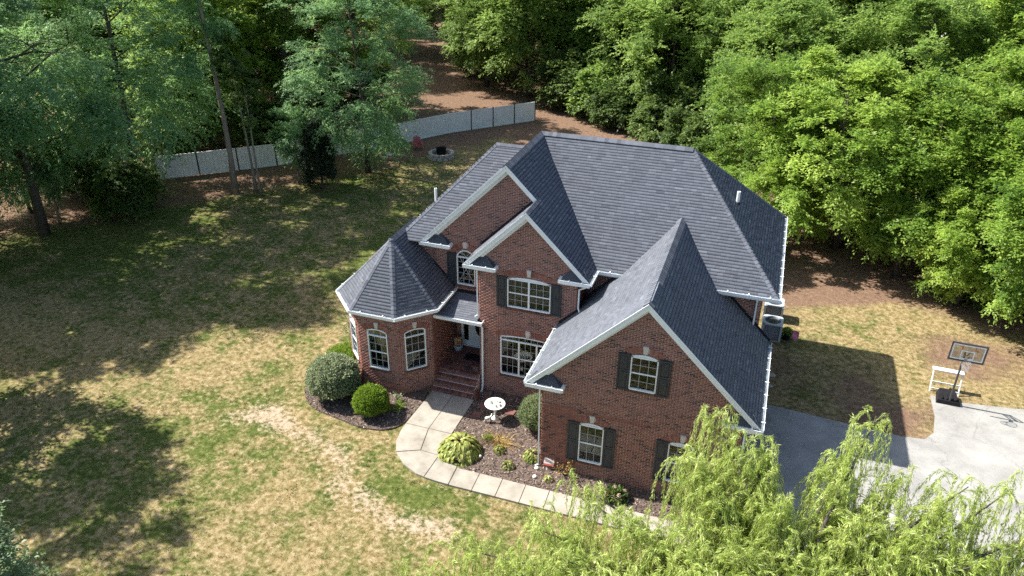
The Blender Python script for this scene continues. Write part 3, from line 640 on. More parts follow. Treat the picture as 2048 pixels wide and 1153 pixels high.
# ---- rakes, fascias, gutters, returns, downspouts, flashings
def rake(A, T_, yf, yw):
    """trim below a sloping roof edge from apex A to tip T_ (x, z)"""
    A = Vector((A[0], 0, A[1])); T_ = Vector((T_[0], 0, T_[1])); d = (T_ - A).normalized(); dn = Vector((-d.z, 0, d.x)); dn = dn if dn.z < 0 else -dn
    f = MB(); h = .17; ax = lambda s_: A + Vector((0, 0, -s_ / abs(dn.z)))
    f.prism([ax(.0) + Vector((0, yf, 0)), T_ + Vector((0, yf, 0)), T_ + dn * h + Vector((0, yf, 0)), ax(h) + Vector((0, yf, 0))], (0, .035, 0))
    f.prism([ax(-.012) + Vector((0, yf - .03, 0)), T_ - dn * .012 + Vector((0, yf - .03, 0)), T_ + dn * .035 + Vector((0, yf - .03, 0)), ax(.035) + Vector((0, yf - .03, 0))], (0, .03, 0))
    f.prism([ax(h - .03) + Vector((0, yf + .036, 0)), T_ + dn * (h - .03) + Vector((0, yf + .036, 0)), T_ + dn * (h - .01) + Vector((0, yf + .036, 0)), ax(h - .01) + Vector((0, yf + .036, 0))], (0, yw - yf - .03, 0))
    T2 = T_ - d * .35
    f.prism([ax(h - .005) + Vector((0, yw - .05, 0)), T2 + dn * (h - .005) + Vector((0, yw - .05, 0)), T2 + dn * (h + .14) + Vector((0, yw - .05, 0)), ax(h + .14) + Vector((0, yw - .05, 0))], (0, .045, 0))
    part(f, 'rake_board', M['white'])
def gutter(A, B, out, hang=True):
    A = Vector(A); B = Vector(B); out = Vector(out).normalized(); d = (B - A); L = d.length; d.normalize(); Z = Vector((0, 0, 1)); m = MB()
    for o0, o1, z0, z1 in ((-.01, .012, -.12, .005), (.085, .102, -.10, .012), (.012, .085, -.12, -.10)):
        m.hexa([A + out * o0 + Z * z0, B + out * o0 + Z * z0, B + out * o1 + Z * z0, A + out * o1 + Z * z0], [A + out * o0 + Z * z1, B + out * o0 + Z * z1, B + out * o1 + Z * z1, A + out * o1 + Z * z1])
    g = part(m, 'gutter', M['white'])
    if hang:
        h = MB(); n = max(1, int(L / .75))
        for i in range(n): p = A + d * L * (i + .5) / n; h.hexa([p + out * o + d * s_ + Z * .02 for o, s_ in ((-.02, -.02), (.125, -.02), (.125, .02), (-.02, .02))], [p + out * o + d * s_ + Z * .04 for o, s_ in ((-.02, -.02), (.125, -.02), (.125, .02), (-.02, .02))])
        h.build('hanger', M['white'], g)
    # soffit and fascia behind the gutter
    s_ = MB(); s_.hexa([A - out * .012 + Z * -.2, B - out * .012 + Z * -.2, B - out * .5 + Z * -.2, A - out * .5 + Z * -.2], [A - out * .012 + Z * -.18, B - out * .012 + Z * -.18, B - out * .5 + Z * -.18, A - out * .5 + Z * -.18])
    s_.hexa([A - out * .05 + Z * -.18, B - out * .05 + Z * -.18, B - out * .012 + Z * -.18, A - out * .012 + Z * -.18], [A - out * .05 + Z * -.02, B - out * .05 + Z * -.02, B - out * .012 + Z * -.02, A - out * .012 + Z * -.02])
    part(s_, 'soffit', M['white'])
def ret(x0, sgn, z, yf, yw, L=1.3):
    """small hipped roof return at the foot of a gable"""
    x1 = x0 + sgn * L; m = MB(); t = z + .36; m.tint = .15
    a, b = (x0, yf, z), (x1, yf, z); c, d = (x1, yw - .005, z), (x0, yw - .005, z); e, f = (x0 + sgn * L * .68, yw - .005, t), (x0 + sgn * .3, yw - .005, t)
    m.add([a, b, c, d, e, f], [(0, 1, 4, 5), (1, 2, 4), (0, 5, 3), (0, 3, 2, 1)]); part(m, 'gable_return', M['flash'] if False else M['shingle'])
    w = MB(); lo, hi = min(x0, x1), max(x0, x1); w.box((lo, yf, z - .2), (hi, yw, z - .004)); part(w, 'return_soffit', M['white'])
    gutter((lo, yf, z), (hi, yf, z), (0, -1, 0)) if False else None
    g = MB(); g.box((lo - .02, yf - .11, z - .13), (hi + .02, yf - .09, z + .02)); g.box((lo, yf - .09, z - .13), (hi, yf, z - .10)); g.box((x1 - .012 if sgn > 0 else x1 - .1, yf - .09, z - .13), (x1 + .1 if sgn > 0 else x1 + .012, yw - .01, z + .005)); gg = part(g, 'gutter', M['white'])
    h = MB()
    for i in range(2): p = lo + L * (.3 + .45 * i); h.box((p - .02, yf - .12, z + .02), (p + .02, yf + .01, z + .04))
    h.build('hanger', M['white'], gg)
for (ax, az, tl, tr, tz, yf) in ((GXA, GP, GX0, GX1, GE, GF), (CXA, CP, CX0, CX1, Z2, CF)):
    rake((ax, az), (tl, tz), yf, yf + .3); rake((ax, az), (tr, tz), yf, yf + .3); ret(tl, 1, tz, yf, yf + .3); ret(tr, -1, tz, yf, yf + .3, 1.15)
rake((LXA, LP), (LX0, Z2), LF, yL); rake((LXA, LP), (CXA, CP), LF, yL); ret(LX0, 1, Z2, LF, yL)
gutter((GX0, GF, GE), (GX0, yC - .02, GE), (-1, 0, 0)); gutter((GX1, GF, GE), (GX1, 5.43, GE), (1, 0, 0))
gutter((CX1, CF, Z2), (CX1, ME + .05, Z2), (1, 0, 0)); gutter((CX1, ME, Z2), (1.78, ME, Z2), (0, -1, 0)); gutter((5.42, ME, Z2), (MX1 + .1, ME, Z2), (0, -1, 0)); gutter((MX1, ME, Z2), (MX1, MB_, Z2), (1, 0, 0))
gutter((-8.2, ME, Z2), (-8.2, MB_, Z2), (-1, 0, 0)); gutter((LX0, LF, Z2), (LX0, LF + .6, Z2), (-1, 0, 0)); gutter((-8.2, MB_, Z2), (MX1, MB_, Z2), (0, 1, 0))
for a, b in zip(te, te[1:]):
    a = Vector((*a, TE)); b = Vector((*b, TE)); d = (b - a).normalized(); gutter(a - d * .02, b + d * .02, (d.y, -d.x, 0))
pf = MB(); pf.box((-6.05, 3.66, PE - .2), (-3.8, 3.70, PE - .01)); pf.box((-6.0, 3.70, PE - .2), (-4.02, 5.3, PE - .18)); part(pf, 'porch_fascia', M['white'])
pg = MB(); pg.box((-6.05, 3.545, PE - .12), (-3.76, 3.57, PE + .02)); pg.box((-6.05, 3.57, PE - .12), (-3.76, 3.658, PE - .10)); pg.box((-3.78, 3.57, PE - .1), (-3.76, 3.93, PE + .02)); part(pg, 'gutter', M['white'])
def downspout(pts, r=.04):
    m = MB(); m.tube(pts, r, 4); part(m, 'downspout', M['white'])
downspout([(-3.84, 3.62, PE - .1), (-3.84, 3.86, PE - .35), (-3.86, 3.88, .35), (-3.86, 3.80, .12), (-3.84, 3.62, .1)], .05)
downspout([(-.07, -.07, GE - .14), (-.05, -.05, .12), (-.16, -.12, .07)], .035)
downspout([(-4.06, 3.9, Z2 - .15), (-4.06, 3.9, 3.85), (-4.16, 3.8, 3.80)], .035)
downspout([(CX1 + .02, CF + .02, Z2 - .1), (.27, yC - .06, Z2 - .45), (.27, yC - .06, 5.0), (.38, yC - .25, 4.95)], .04)
downspout([(6.95, 5.37, Z2 - .2), (6.95, 5.37, 4.75)], .045); downspout([(GX1 + .05, GF + .1, GE - .1), (7.22, -.06, 3.6), (7.22, -.06, .1)], .035)
def flash_line(pts, w=.10, off=(0, -.02, 0)):
    m = MB(); o = Vector(off)
    for a, b in zip(pts, pts[1:]):
        a = Vector(a); b = Vector(b); m.prism([a + o, b + o, b + o + Vector((0, 0, w)), a + o + Vector((0, 0, w))], -o * .9)
    part(m, 'flashing', M['flash'])
flash_line([(CX0 + .1, yL, Z2 + .1), (CXA, yL, CP)], .12); flash_line([(GX0, yC, GE + .02), (.19, yC, GE + gk * (.19 - GX0))], .14)
flash_line([(.19, yC, GE + gk * (.19 - GX0)), (.19, 5.43, GE + gk * (.19 - GX0))], .16, (.02, 0, 0)); flash_line([(GX1, 5.43, GE), (GX1 - (Z2 - GE) / gk, 5.43, Z2)], .16)
flash_line([(TX + TS / 2 + TQ, yL, TE), (-6.58, yL, TE + (-6.58 - TX - TS / 2 - TQ) * -(TZ - TE) / (TS / 2 + TQ))], .14); flash_line([(-6.0, yL, 3.96), (-4.02, yL, 3.96)], .14)
def vent(x, y, z, h, r=.055):
    m = MB(); m.lathe([(r, -.1), (r, h), (r * .75, h), (r * .75, h - .05)], 12, (x, y, z)); v_ = part(m, 'vent_pipe', M['white'], smooth=False)
    b_ = MB(); b_.lathe([(.13, -.06), (.11, .05), (.07, .1)], 12, (x, y, z)); b_.build('pipe_boot', M['rubber'], v_)
vent(5.55, 9.15, 8.2, .55, .07); vent(-7.3, 7.2, 7.1, .8, .06)

# ---- porch: platform, steps, door
st = MB(); st.box((-5.99, 3.87, 0), (-4.02, 5.99, .742)); st.tint = .4; pl = part(st, 'porch_platform', M['mortar'])
rr = random.Random(5)
def tread_bricks(y0, y1, z, name, parent, soldier=True):
    m = MB(); x = -5.98
    if soldier:
        while x < -4.05: m.box((x, y0, z - .18 if False else z - .065), (x + .066, y1, z + .006), rr.uniform(.1, .5)); x += .078
    part(m, name, M['brick'], parent)
tb = MB(); y = 4.09; k = 0
while y < 5.98:
    x = -5.98 - (k % 2) * .1
    while x < -4.03: tb.box((max(x, -5.98), y, .74), (min(x + .195, -4.03), min(y + .09, 5.98), .752), rr.uniform(.05, .5)); x += .205
    y += .1; k += 1
tb.build('paving_brick', M['brick'], pl, kind='stuff')
for i, (yf, z) in enumerate(((3.87, .75), (3.57, .565), (3.27, .38), (2.99, .20))):
    if i: s_ = MB(); s_.box((-5.99, yf, 0), (-4.02, 3.869, z - .01)) if i == 1 else s_.box((-5.99, yf, 0), (-4.02, (3.569, 3.269)[i - 2], z - .01)); stp = part(s_, 'step', M['mortar'])
    m = MB(); x = -5.985
    while x < -4.05: m.box((x, yf - .012, z - .066), (x + .066, yf + .20, z + .006), rr.uniform(.12, .55)); x += .078
    for q in range(2):
        x = -5.985 - .1 * q
        while x < -4.04:
            if z - .135 - q * .07 > -.02: m.box((max(x, -5.985), yf - .01, z - .135 - q * .07 + .005), (min(x + .195, -4.025), yf + .005, z - .075 - q * .07), rr.uniform(.12, .6))
            x += .205
    m.build('nosing', M['brick'], pl if i == 0 else stp)
dr = MB(FD); dr.box((-5.72, -.02, .75), (-5.62, .1, 2.95)); dr.box((-4.13, -.02, .75), (-4.03, .1, 2.95)); dr.box((-5.62, -.02, 2.82), (-4.13, .1, 2.95)); dr.box((-5.36, -.02, .75), (-5.28, .1, 2.82)); dr.box((-4.38, -.02, .75), (-4.32, .1, 2.82)); dr.box((-5.72, -.06, .75), (-4.03, .1, .79)); dfr = part(dr, 'door_frame', M['white'])
for a, b in ((-5.62, -5.36), (-4.32, -4.13)):
    MB(FD).box((a, .01, .79), (b, .06, 1.02)).build('sidelight_panel', M['white'], dfr); MB(FD).box((a + .07, .03, 1.02), (b - .03, .04, 2.8)).build('pane', M['glass'], dfr); MB(FD).box((a, .3, .8), (b, .32, 2.8)).build('room', M['dark'], dfr)
dd = MB(FD); c_, zc = -4.83, 1.92; el = [(c_ + .24 * math.cos(t), zc + .56 * math.sin(t)) for t in [2 * math.pi * k / 28 for k in range(28)]]
dd.box((-5.28, .02, .79), (-4.38, .065, 2.82)); door = part(dd, 'door', M['door'])
MB(FD).prism([(a, .012, b) for a, b in el], (0, .01, 0)).build('oval_pane', M['rubber'] if False else plain('door_glass', (.02, .022, .02), .08, .6), door)
er = MB(FD); er.tube([(a, .012, b) for a, b in el + el[:1]], .022, 5, cap=False); er.build('oval_moulding', M['door'], door)
hd = MB(FD); hd.lathe([(.02, 0), (.035, .02), (.03, .05)], 10, (-4.47, -.03, 1.75)); hd.build('handle', M['steel'], door)

# ------------------------------------------------------------------ vegetation generators
def leaf_quads(c, ax, nr, l, w, fold=.18):
    ax = ax / (np.linalg.norm(ax, axis=1, keepdims=True) + 1e-9); nr = nr - ax * (nr * ax).sum(1, keepdims=True); nr /= (np.linalg.norm(nr, axis=1, keepdims=True) + 1e-9)
    sd = np.cross(ax, nr); l = l[:, None]; w = w[:, None]
    V = np.stack([c, c + ax * l * .45 + sd * w * .5 + nr * w * fold, c + ax * l, c + ax * l * .45 - sd * w * .5 + nr * w * fold], 1)
    return V.reshape(-1, 3), np.arange(4 * len(c)).reshape(-1, 4)
def unit(r, n):
    v = r.normal(size=(n, 3)); return v / np.linalg.norm(v, axis=1, keepdims=True)
def tree_data(seed, H, R, cb, nclust, nleaf, ll, lw, crad, flat=.55, droop=.25, nlimb=16, trunk_r=.2, lean=(0, 0), conic=0, stems=1, per=12):
    r = np.random.default_rng(seed); rd = random.Random(seed)
    az = (1 - cb) / 2 * H; cz = cb * H + az
    lob = unit(r, 9); lob[:, 2] *= .7; la = r.uniform(-.42, .42, 9)
    def envelope(d):
        k = 1 + sum(a * np.clip((d * L).sum(-1), 0, 1) ** 3 for a, L in zip(la, lob))
        return k
    tb = MB(); ends = []
    for s_ in range(stems):
        ox, oy = (rd.uniform(-.25, .25), rd.uniform(-.25, .25)) if stems > 1 else (0, 0); lx, ly = lean[0] + (rd.uniform(-.12, .12) if stems > 1 else 0), lean[1] + (rd.uniform(-.1, .1) if stems > 1 else 0)
        tp = [(ox + lx * H * t + math.sin(t * 5 + s_) * .03 * R, oy + ly * H * t + math.cos(t * 4 + s_) * .03 * R, H * .86 * t) for t in np.linspace(0, 1, 8)]
        tb.tube(tp, [trunk_r * (1.25 if i == 0 else 1) * (1 - .82 * i / 7) for i in range(8)], 8)
        for i in range(nlimb // stems):
            t = rd.uniform(max(.12, cb * .9), .97); b = Vector(tp[0]).lerp(Vector(tp[-1]), 0); f_ = t * 7; k = min(6, int(f_)); b = Vector(tp[k]).lerp(Vector(tp[k + 1]), f_ - k)
            a = i * 2.399 + rd.uniform(-.4, .4) + s_ * 1.3; el = rd.uniform(.05, .75) + (t - .5) * .5; d = Vector((math.cos(a) * math.cos(el), math.sin(a) * math.cos(el), math.sin(el)))
            zz = (b.z + d.z * R * .5 - cz) / az; rr_ = R * math.sqrt(max(.06, 1 - min(.97, abs(zz)) ** 2)) * (1 - conic * max(0, (zz + 1) / 2)); L = rr_ * rd.uniform(.6, .95)
            e = b + d * L; m1 = b.lerp(e, .5) + Vector((rd.uniform(-.1, .1), rd.uniform(-.1, .1), .12)) * L * .5
            tb.tube([b, m1, e], [trunk_r * .38 * (1 - .5 * t), trunk_r * .22 * (1 - .5 * t), .012], 5, cap=False); ends.append(e)
            for j in range(3):
                p = m1.lerp(e, rd.uniform(0, .7)); q = p + Vector((rd.uniform(-1, 1), rd.uniform(-1, 1), rd.uniform(-.2, .7))) * L * .38; tb.tube([p, p.lerp(q, .5) + Vector((0, 0, .05)), q], [.03, .02, .006], 4, cap=False); ends.append(q)
    # clusters: envelope shell and branch ends; each cluster is a fan of leafy twigs
    n1 = int(nclust * .7); d = unit(r, n1 * 3); d = d[d[:, 2] > -.8][:n1]; rad = envelope(d) * r.uniform(.42, 1.0, len(d)) ** .55
    taper = 1 - conic * np.clip((d[:, 2] * rad + 1) / 2, 0, 1)
    C1 = np.column_stack([d[:, 0] * rad * R * taper + lean[0] * cz, d[:, 1] * rad * R * taper + lean[1] * cz, cz + d[:, 2] * rad * az])
    C2 = np.array([tuple(e) for e in ends]); C2 = C2[r.integers(0, len(C2), nclust - len(C1))] + r.normal(size=(nclust - len(C1), 3)) * .2
    C = np.concatenate([C1, C2]); C[:, 2] = np.maximum(C[:, 2], .25); cr = crad * r.uniform(.5, 1.35, len(C)); base = r.normal(.5, .15, len(C))
    nt_ = nleaf // per; w_ = cr ** 2; ci = r.choice(len(C), nt_, p=w_ / w_.sum())
    outc = C - np.array([lean[0] * cz, lean[1] * cz, cz * .75]); outc /= np.linalg.norm(outc, axis=1, keepdims=True) + 1e-6
    td = unit(r, nt_) * np.array([1, 1, flat]) + outc[ci] * .65 + np.array([0, 0, .12]); td /= np.linalg.norm(td, axis=1, keepdims=True)
    tl = cr[ci] * r.uniform(.6, 1.25, nt_); tbp = C[ci] + unit(r, nt_) * (cr[ci] * .28)[:, None]
    k = np.repeat(np.arange(nt_), per); n_ = len(k); t = r.uniform(.12, 1, n_); pos = tbp[k] + td[k] * (tl[k] * t)[:, None]; pos[:, 2] -= droop * tl[k] * t * t
    pos += r.normal(size=(n_, 3)) * .035; idx = ci[k]; nleaf = n_
    sd_ = np.cross(td[k], np.array([0, 0, 1.])) * np.where(r.random(n_) < .5, 1, -1)[:, None]; ax = td[k] * .6 + sd_ * .75 + unit(r, n_) * .35; ax[:, 2] -= droop * .8
    nr = np.array([0, 0, 1.0]) + outc[idx] * .45 + unit(r, n_) * .5
    l = ll * r.uniform(.65, 1.3, n_); w = lw * r.uniform(.7, 1.25, n_)
    V, F = leaf_quads(pos, ax, nr, l, w)
    tint = np.clip(base[idx] + r.normal(0, .16, nleaf), 0, 1)
    return tb, V, F, tint
tree_lib = {}
def tree_kind(key, leafmat, barkmat, **kw):
    tb, V, F, t = tree_data(**kw); tree_lib[key] = (tb.mesh('trunk', barkmat, True), np_mesh('crown', V, F, leafmat, tint=t))
def plant_tree(key, x, y, s, rz, name, label, cat='tree', group=None, sz=None, leaf=None):
    root = tag(empty(name, (x, y, 0), rz), label, cat, group); root.scale = (s, s, sz or s)
    link('trunk', tree_lib[key][0], root); o = link('crown', tree_lib[key][1], root)
    if leaf: o.material_slots[0].link = 'OBJECT'; o.material_slots[0].material = leaf
    return root
tree_kind('broadA', M['maple'], M['bark'], seed=1, H=12, R=5.0, cb=.05, nclust=235, nleaf=84000, ll=.20, lw=.10, crad=.95, flat=.6, droop=.35, nlimb=27, trunk_r=.2, stems=3)
tree_kind('broadB', M['maple'], M['bark'], seed=2, H=13, R=4.8, cb=.08, nclust=215, nleaf=80000, ll=.20, lw=.10, crad=1.0, flat=.6, droop=.3, nlimb=22, trunk_r=.22)
tree_kind('broadC', M['green'], M['bark'], seed=3, H=17, R=6.0, cb=.08, nclust=360, nleaf=84000, ll=.27, lw=.135, crad=1.25, flat=.6, droop=.3, nlimb=26, trunk_r=.3)
tree_kind('broadD', M['green'], M['bark'], seed=4, H=19, R=5.6, cb=.24, nclust=240, nleaf=60000, ll=.27, lw=.135, crad=1.25, flat=.6, droop=.2, nlimb=28, trunk_r=.3, stems=2)
tree_kind('locustA', M['locust'], M['bark'], seed=5, H=19, R=6.0, cb=.16, nclust=200, nleaf=85000, ll=.20, lw=.065, crad=1.35, flat=.38, droop=.4, nlimb=28, trunk_r=.24, lean=(.02, 0), per=22)
tree_kind('locustB', M['locust'], M['bark'], seed=6, H=15, R=4.8, cb=.10, nclust=160, nleaf=70000, ll=.20, lw=.065, crad=1.3, flat=.38, droop=.45, nlimb=22, trunk_r=.18, per=22)
tree_kind('poletree', M['locust'], M['palebark'], seed=7, H=21, R=4.6, cb=.62, nclust=110, nleaf=42000, ll=.2, lw=.065, crad=1.0, flat=.5, droop=.3, nlimb=12, trunk_r=.21, lean=(-.03, .04), per=18)
tree_kind('sapling', M['locust'], M['palebark'], seed=8, H=6.0, R=1.7, cb=.32, nclust=46, nleaf=16000, ll=.17, lw=.06, crad=.7, flat=.5, droop=.3, nlimb=12, trunk_r=.075, per=18)
tree_kind('thin', M['dgreen'], M['palebark'], seed=9, H=11, R=1.2, cb=.75, nclust=14, nleaf=3000, ll=.2, lw=.09, crad=.6, nlimb=9, trunk_r=.11, lean=(-.02, .03))
tree_kind('shrub', M['dgreen'], M['bark'], seed=10, H=3.4, R=2.1, cb=.02, nclust=110, nleaf=20000, ll=.21, lw=.10, crad=.6, flat=.7, nlimb=18, trunk_r=.07, stems=3)
tree_kind('cedar', M['cedar'], M['bark'], seed=11, H=5.2, R=1.75, cb=.0, nclust=200, nleaf=45000, ll=.16, lw=.05, crad=.5, flat=1.0, droop=-.35, nlimb=30, trunk_r=.11, conic=.62)

# ------------------------------------------------------------------ trees, placed where they stand
B = plant_tree
G1 = 'bright trees beside the house'; G2 = 'green trees behind the house'; G3 = 'blue-green trees'
B('broadA', 11.3, 25.0, .95, .3, 'bright_tree', 'bright green broadleaf tree rising just behind the main ridge and right roof hip', group=G1)
B('broadB', 6.6, 29.0, .82, 5.6, 'bright_tree', 'bright green tree directly behind the right half of the main ridge', group=G1, leaf=M['vivid'])
B('broadB', 14.6, 22.2, .90, 1.9, 'bright_tree', 'bright green tree whose low branches overhang the right rear corner of the roof', group=G1, leaf=M['vivid'])
B('broadA', 18.6, 24.0, 1.05, 2.6, 'bright_tree', 'tall bright green tree behind the one leaning over the red-brown side yard', group=G1)
B('broadB', 20.6, 17.0, .80, 4.0, 'bright_tree', 'bright green tree hanging over the basketball backboard', group=G1, leaf=M['vivid'])
B('broadA', 23.6, 14.6, .78, 5.1, 'bright_tree', 'low bright green tree at the right picture edge beside the driveway', group=G1)
B('broadA', 17.2, 19.6, .55, 1.2, 'bright_tree', 'small bright green tree at the edge of the dry side yard', group=G1)
B('broadC', 26.0, 23.5, .74, .9, 'dark_maple', 'cool dark green maple with dense foliage at the right picture edge', leaf=M['cool'])
B('broadB', 15.0, 34.5, 1.1, 3.3, 'bright_tree', 'bright yellow-green tree in the second row above the roof hip', group=G1, leaf=M['green'])
B('broadA', 22.5, 37.0, 1.2, 1.2, 'bright_tree', 'tall yellow-green tree in the upper right, below the white neighbour house', group=G1)
B('broadB', 31.5, 33, 1.1, .4, 'bright_tree', 'yellow-green tree high on the right picture edge', group=G1)
B('broadC', 6.2, 37.0, .78, 2.2, 'green_tree', 'mid green tree behind the middle of the main ridge', group=G2)
B('broadC', 9.0, 46, .95, 4.4, 'green_tree', 'mid green tree further back, up from the right end of the ridge', group=G2)
B('broadC', -2.5, 46.5, .80, 5.2, 'green_tree', 'shadowed green tree just right of the fence end', group=G2)
B('broadC', -9.5, 53, .85, .5, 'green_tree', 'pale-topped green tree standing behind the right end of the white fence', group=G2)
B('broadC', -17.5, 52.5, .86, 1.1, 'green_tree', 'rounded green tree whose branches hang over the white fence', group=G2)
B('broadD', 2.0, 54, .95, .1, 'green_tree', 'deep green tree at the top centre, behind the shaded thicket', group=G2)
for i_, (x, y, s_) in enumerate([(-12, 49.5, 1.6), (-8, 47.5, 1.5), (-1, 43.5, 1.6), (3.5, 42.5, 1.6), (6.5, 41, 1.4), (10, 33.5, 1.4), (-33, 46, 1.5), (-40, 33.5, 1.7), (-14, 60, 1.8), (-35, 39, 1.5), (-46, 36, 1.7), (-38, 25.5, 1.3), (13, 30, 1.3), (-6, 58, 2.0), (-33, 29, 1.1), (-52, 33, 1.8), (-25, 61, 1.6), (-4.5, 50, 1.8), (1, 47, 1.7)]):
    B('shrub', x, y, s_, i_ * 1.3, 'undergrowth_shrub', 'leafy undergrowth shrub filling the gaps between the background tree trunks', 'shrub', 'undergrowth of the background wood', leaf=M['green'] if i_ % 2 else None)
B('broadC', -13.5, 58.5, .95, 2.9, 'green_tree', 'broad green tree at the top, left of the deep green one', group=G2)
B('broadC', -5.0, 51.5, .9, 4.9, 'green_tree', 'leafy green tree in the row right of the fence end', group=G2)
B('broadC', 4.5, 44.5, .85, 3.6, 'green_tree', 'leafy green tree behind the thicket above the ridge', group=G2)
B('broadC', -23.0, 55.0, .74, 1.9, 'green_tree', 'green tree standing at the back of the brown clearing behind the fence', group=G2)
B('shrub', -6.5, 45, 1.2, 0, 'understory_shrub', 'dark leafy shrub in the shade right of the fence end', 'shrub')
B('shrub', 1.5, 37.0, 1.25, 2, 'understory_shrub', 'dark shrub in the thicket just above the main ridge', 'shrub')
B('shrub', -2.4, 40.5, 1.2, 5, 'understory_shrub', 'dark shrub between the fence end and the ridge thicket', 'shrub')
B('shrub', 18.5, 20.4, .78, 1, 'understory_shrub', 'dark undergrowth shrub below the trees of the side yard', 'shrub')
B('shrub', 23.4, 20.2, .9, 3, 'understory_shrub', 'dark shrub in shade right of the basketball hoop', 'shrub')
B('locustA', -35.8, 9.8, 1.22, .2, 'locust_tree', 'feathery blue-green tree at the upper left, nearest the lawn', group=G3)
B('locustB', -41.5, 8.0, .85, 1.4, 'locust_tree', 'low blue-green tree hanging over the left picture edge', group=G3)
B('sapling', -37.0, 12.2, 1.15, .6, 'low_locust', 'low drooping blue-green tree over the shaded left corner of the lawn', group=G3)
B('locustB', -39.6, 12.4, .62, 4.1, 'low_locust', 'middle-sized blue-green tree at the left edge, left of the dark shrub', group=G3)
B('shrub', -38.5, 16.6, 1.2, .4, 'dark_shrub', 'dark leafy shrub in the shade left of the fence end', 'shrub')
B('locustB', -34.6, 17.4, 1.3, 2.4, 'locust_tree', 'blue-green tree covering the left end of the white fence', group=G3)
B('locustB', -22.2, 26.9, 1.0, 0, 'locust_tree', 'tall blue-green tree in front of the fence, between the cedar and the red chair', group=G3)
B('locustB', -44.5, 18.5, .9, 3.9, 'locust_tree', 'blue-green tree behind the fence at the far upper left', group=G3)
B('poletree', -28.9, 19.8, 1.0, 0, 'pole_tree', 'tall tree with a long bare pale trunk on the left', group='bare-trunked trees')
B('thin', -27.7, 20.7, 1.0, 1, 'thin_tree', 'thin leaning pale trunk right beside the tall bare trunk', group='bare-trunked trees')
B('thin', -27.0, 20.3, .82, 3, 'thin_tree', 'shorter thin pale trunk, second right of the tall bare trunk', group='bare-trunked trees')
B('sapling', -25.6, 23.0, 1.0, 2, 'sapling', 'young blue-green tree left of the dark cedar, in front of the fence')
B('cedar', -23.6, 22.8, .95, 0, 'cedar', 'dark dense cedar bush standing in front of the white fence')
B('shrub', -33.0, 14.6, 1.0, 2.2, 'dark_shrub', 'dark broadleaf shrub below the blue-green trees at the left lawn edge', 'shrub')
wood = [(-52, 37, 'broadD', .95), (-37.5, 28.5, 'broadC', .85), (-34.5, 35.5, 'broadD', 1.0), (-40, 38, 'broadC', .95), (-30.5, 42, 'broadD', .9), (-54, 29, 'broadC', 1.0), (-47, 41, 'broadD', 1.05)]
for i, (x, y, k, s) in enumerate(wood):
    B(k, x, y, s, i * 1.7, 'wood_tree', ('leafy tree in the wood behind the fence at the upper left corner', 'green tree behind the fence, just left of the tall bare trunk', 'tall green tree behind the fence, right of the thin pale trunks', 'leafy tree deep in the wood above the tall bare trunk', 'green tree behind the fence beside the brown clearing', 'leafy tree at the far upper left of the wood', 'green tree deep in the wood at the top left')[i % 7], group='trees in the wood behind the fence', leaf=M['maple'] if i % 3 == 1 else None)
far = [(-62, 38), (-58, 50), (-50, 56), (-70, 52), (-30, 68), (-12, 64), (-4, 68), (8, 60), (16, 48), (19, 60), (30, 48), (36, 40), (30, 62), (-42, 68), (-60, 68), (-78, 66), (-88, 54), (2, 80), (14, 76), (42, 72), (-20, 84), (-36, 90), (46, 56), (-72, 86), (-54, 96), (38, 28), (-5, 96), (-98, 78), (14, 98), (-110, 66), (60, 90), (-32, 112), (-62, 114), (-84, 104), (25, 70), (-46, 80), (-16, 74), (52, 76), (-22, 66), (0, 110), (34, 118), (-120, 90)]
for i, (x, y) in enumerate(far):
    B(('broadC', 'broadB', 'broadD', 'broadA')[i % 4], x, y, 1.1 + .2 * ((i * 7) % 5) / 4, i * 2.1, 'far_tree', 'leafy tree in the far background wood along the top of the picture', group='far background trees', leaf=M['maple'] if x > 10 else M['green'])
B('broadB', -26.4, -7.0, .95, 1.4, 'shade_tree', 'tree just outside the left picture edge whose shadow lies across the lower left lawn')
B('broadC', -45, 1.5, 1.0, 2.0, 'shade_tree', 'tall tree outside the left picture edge shading the far end of the lawn')
B('broadC', -36.2, 3.0, .95, 2.2, 'shade_tree', 'tree outside the left picture edge shading the middle of the lawn', leaf=M['locust'])
B('broadA', 4.2, 20.6, .48, 0, 'yard_tree', 'small tree behind the house shading the reddish side yard')
B('broadA', 7.6, 24.0, .5, 2, 'yard_tree', 'small tree between the house and the bright trees')
B('broadB', -12.0, -15.3, .62, 1.0, 'corner_tree', 'tree at the lower left corner, only its leafy twigs in the picture', leaf=M['cool'])

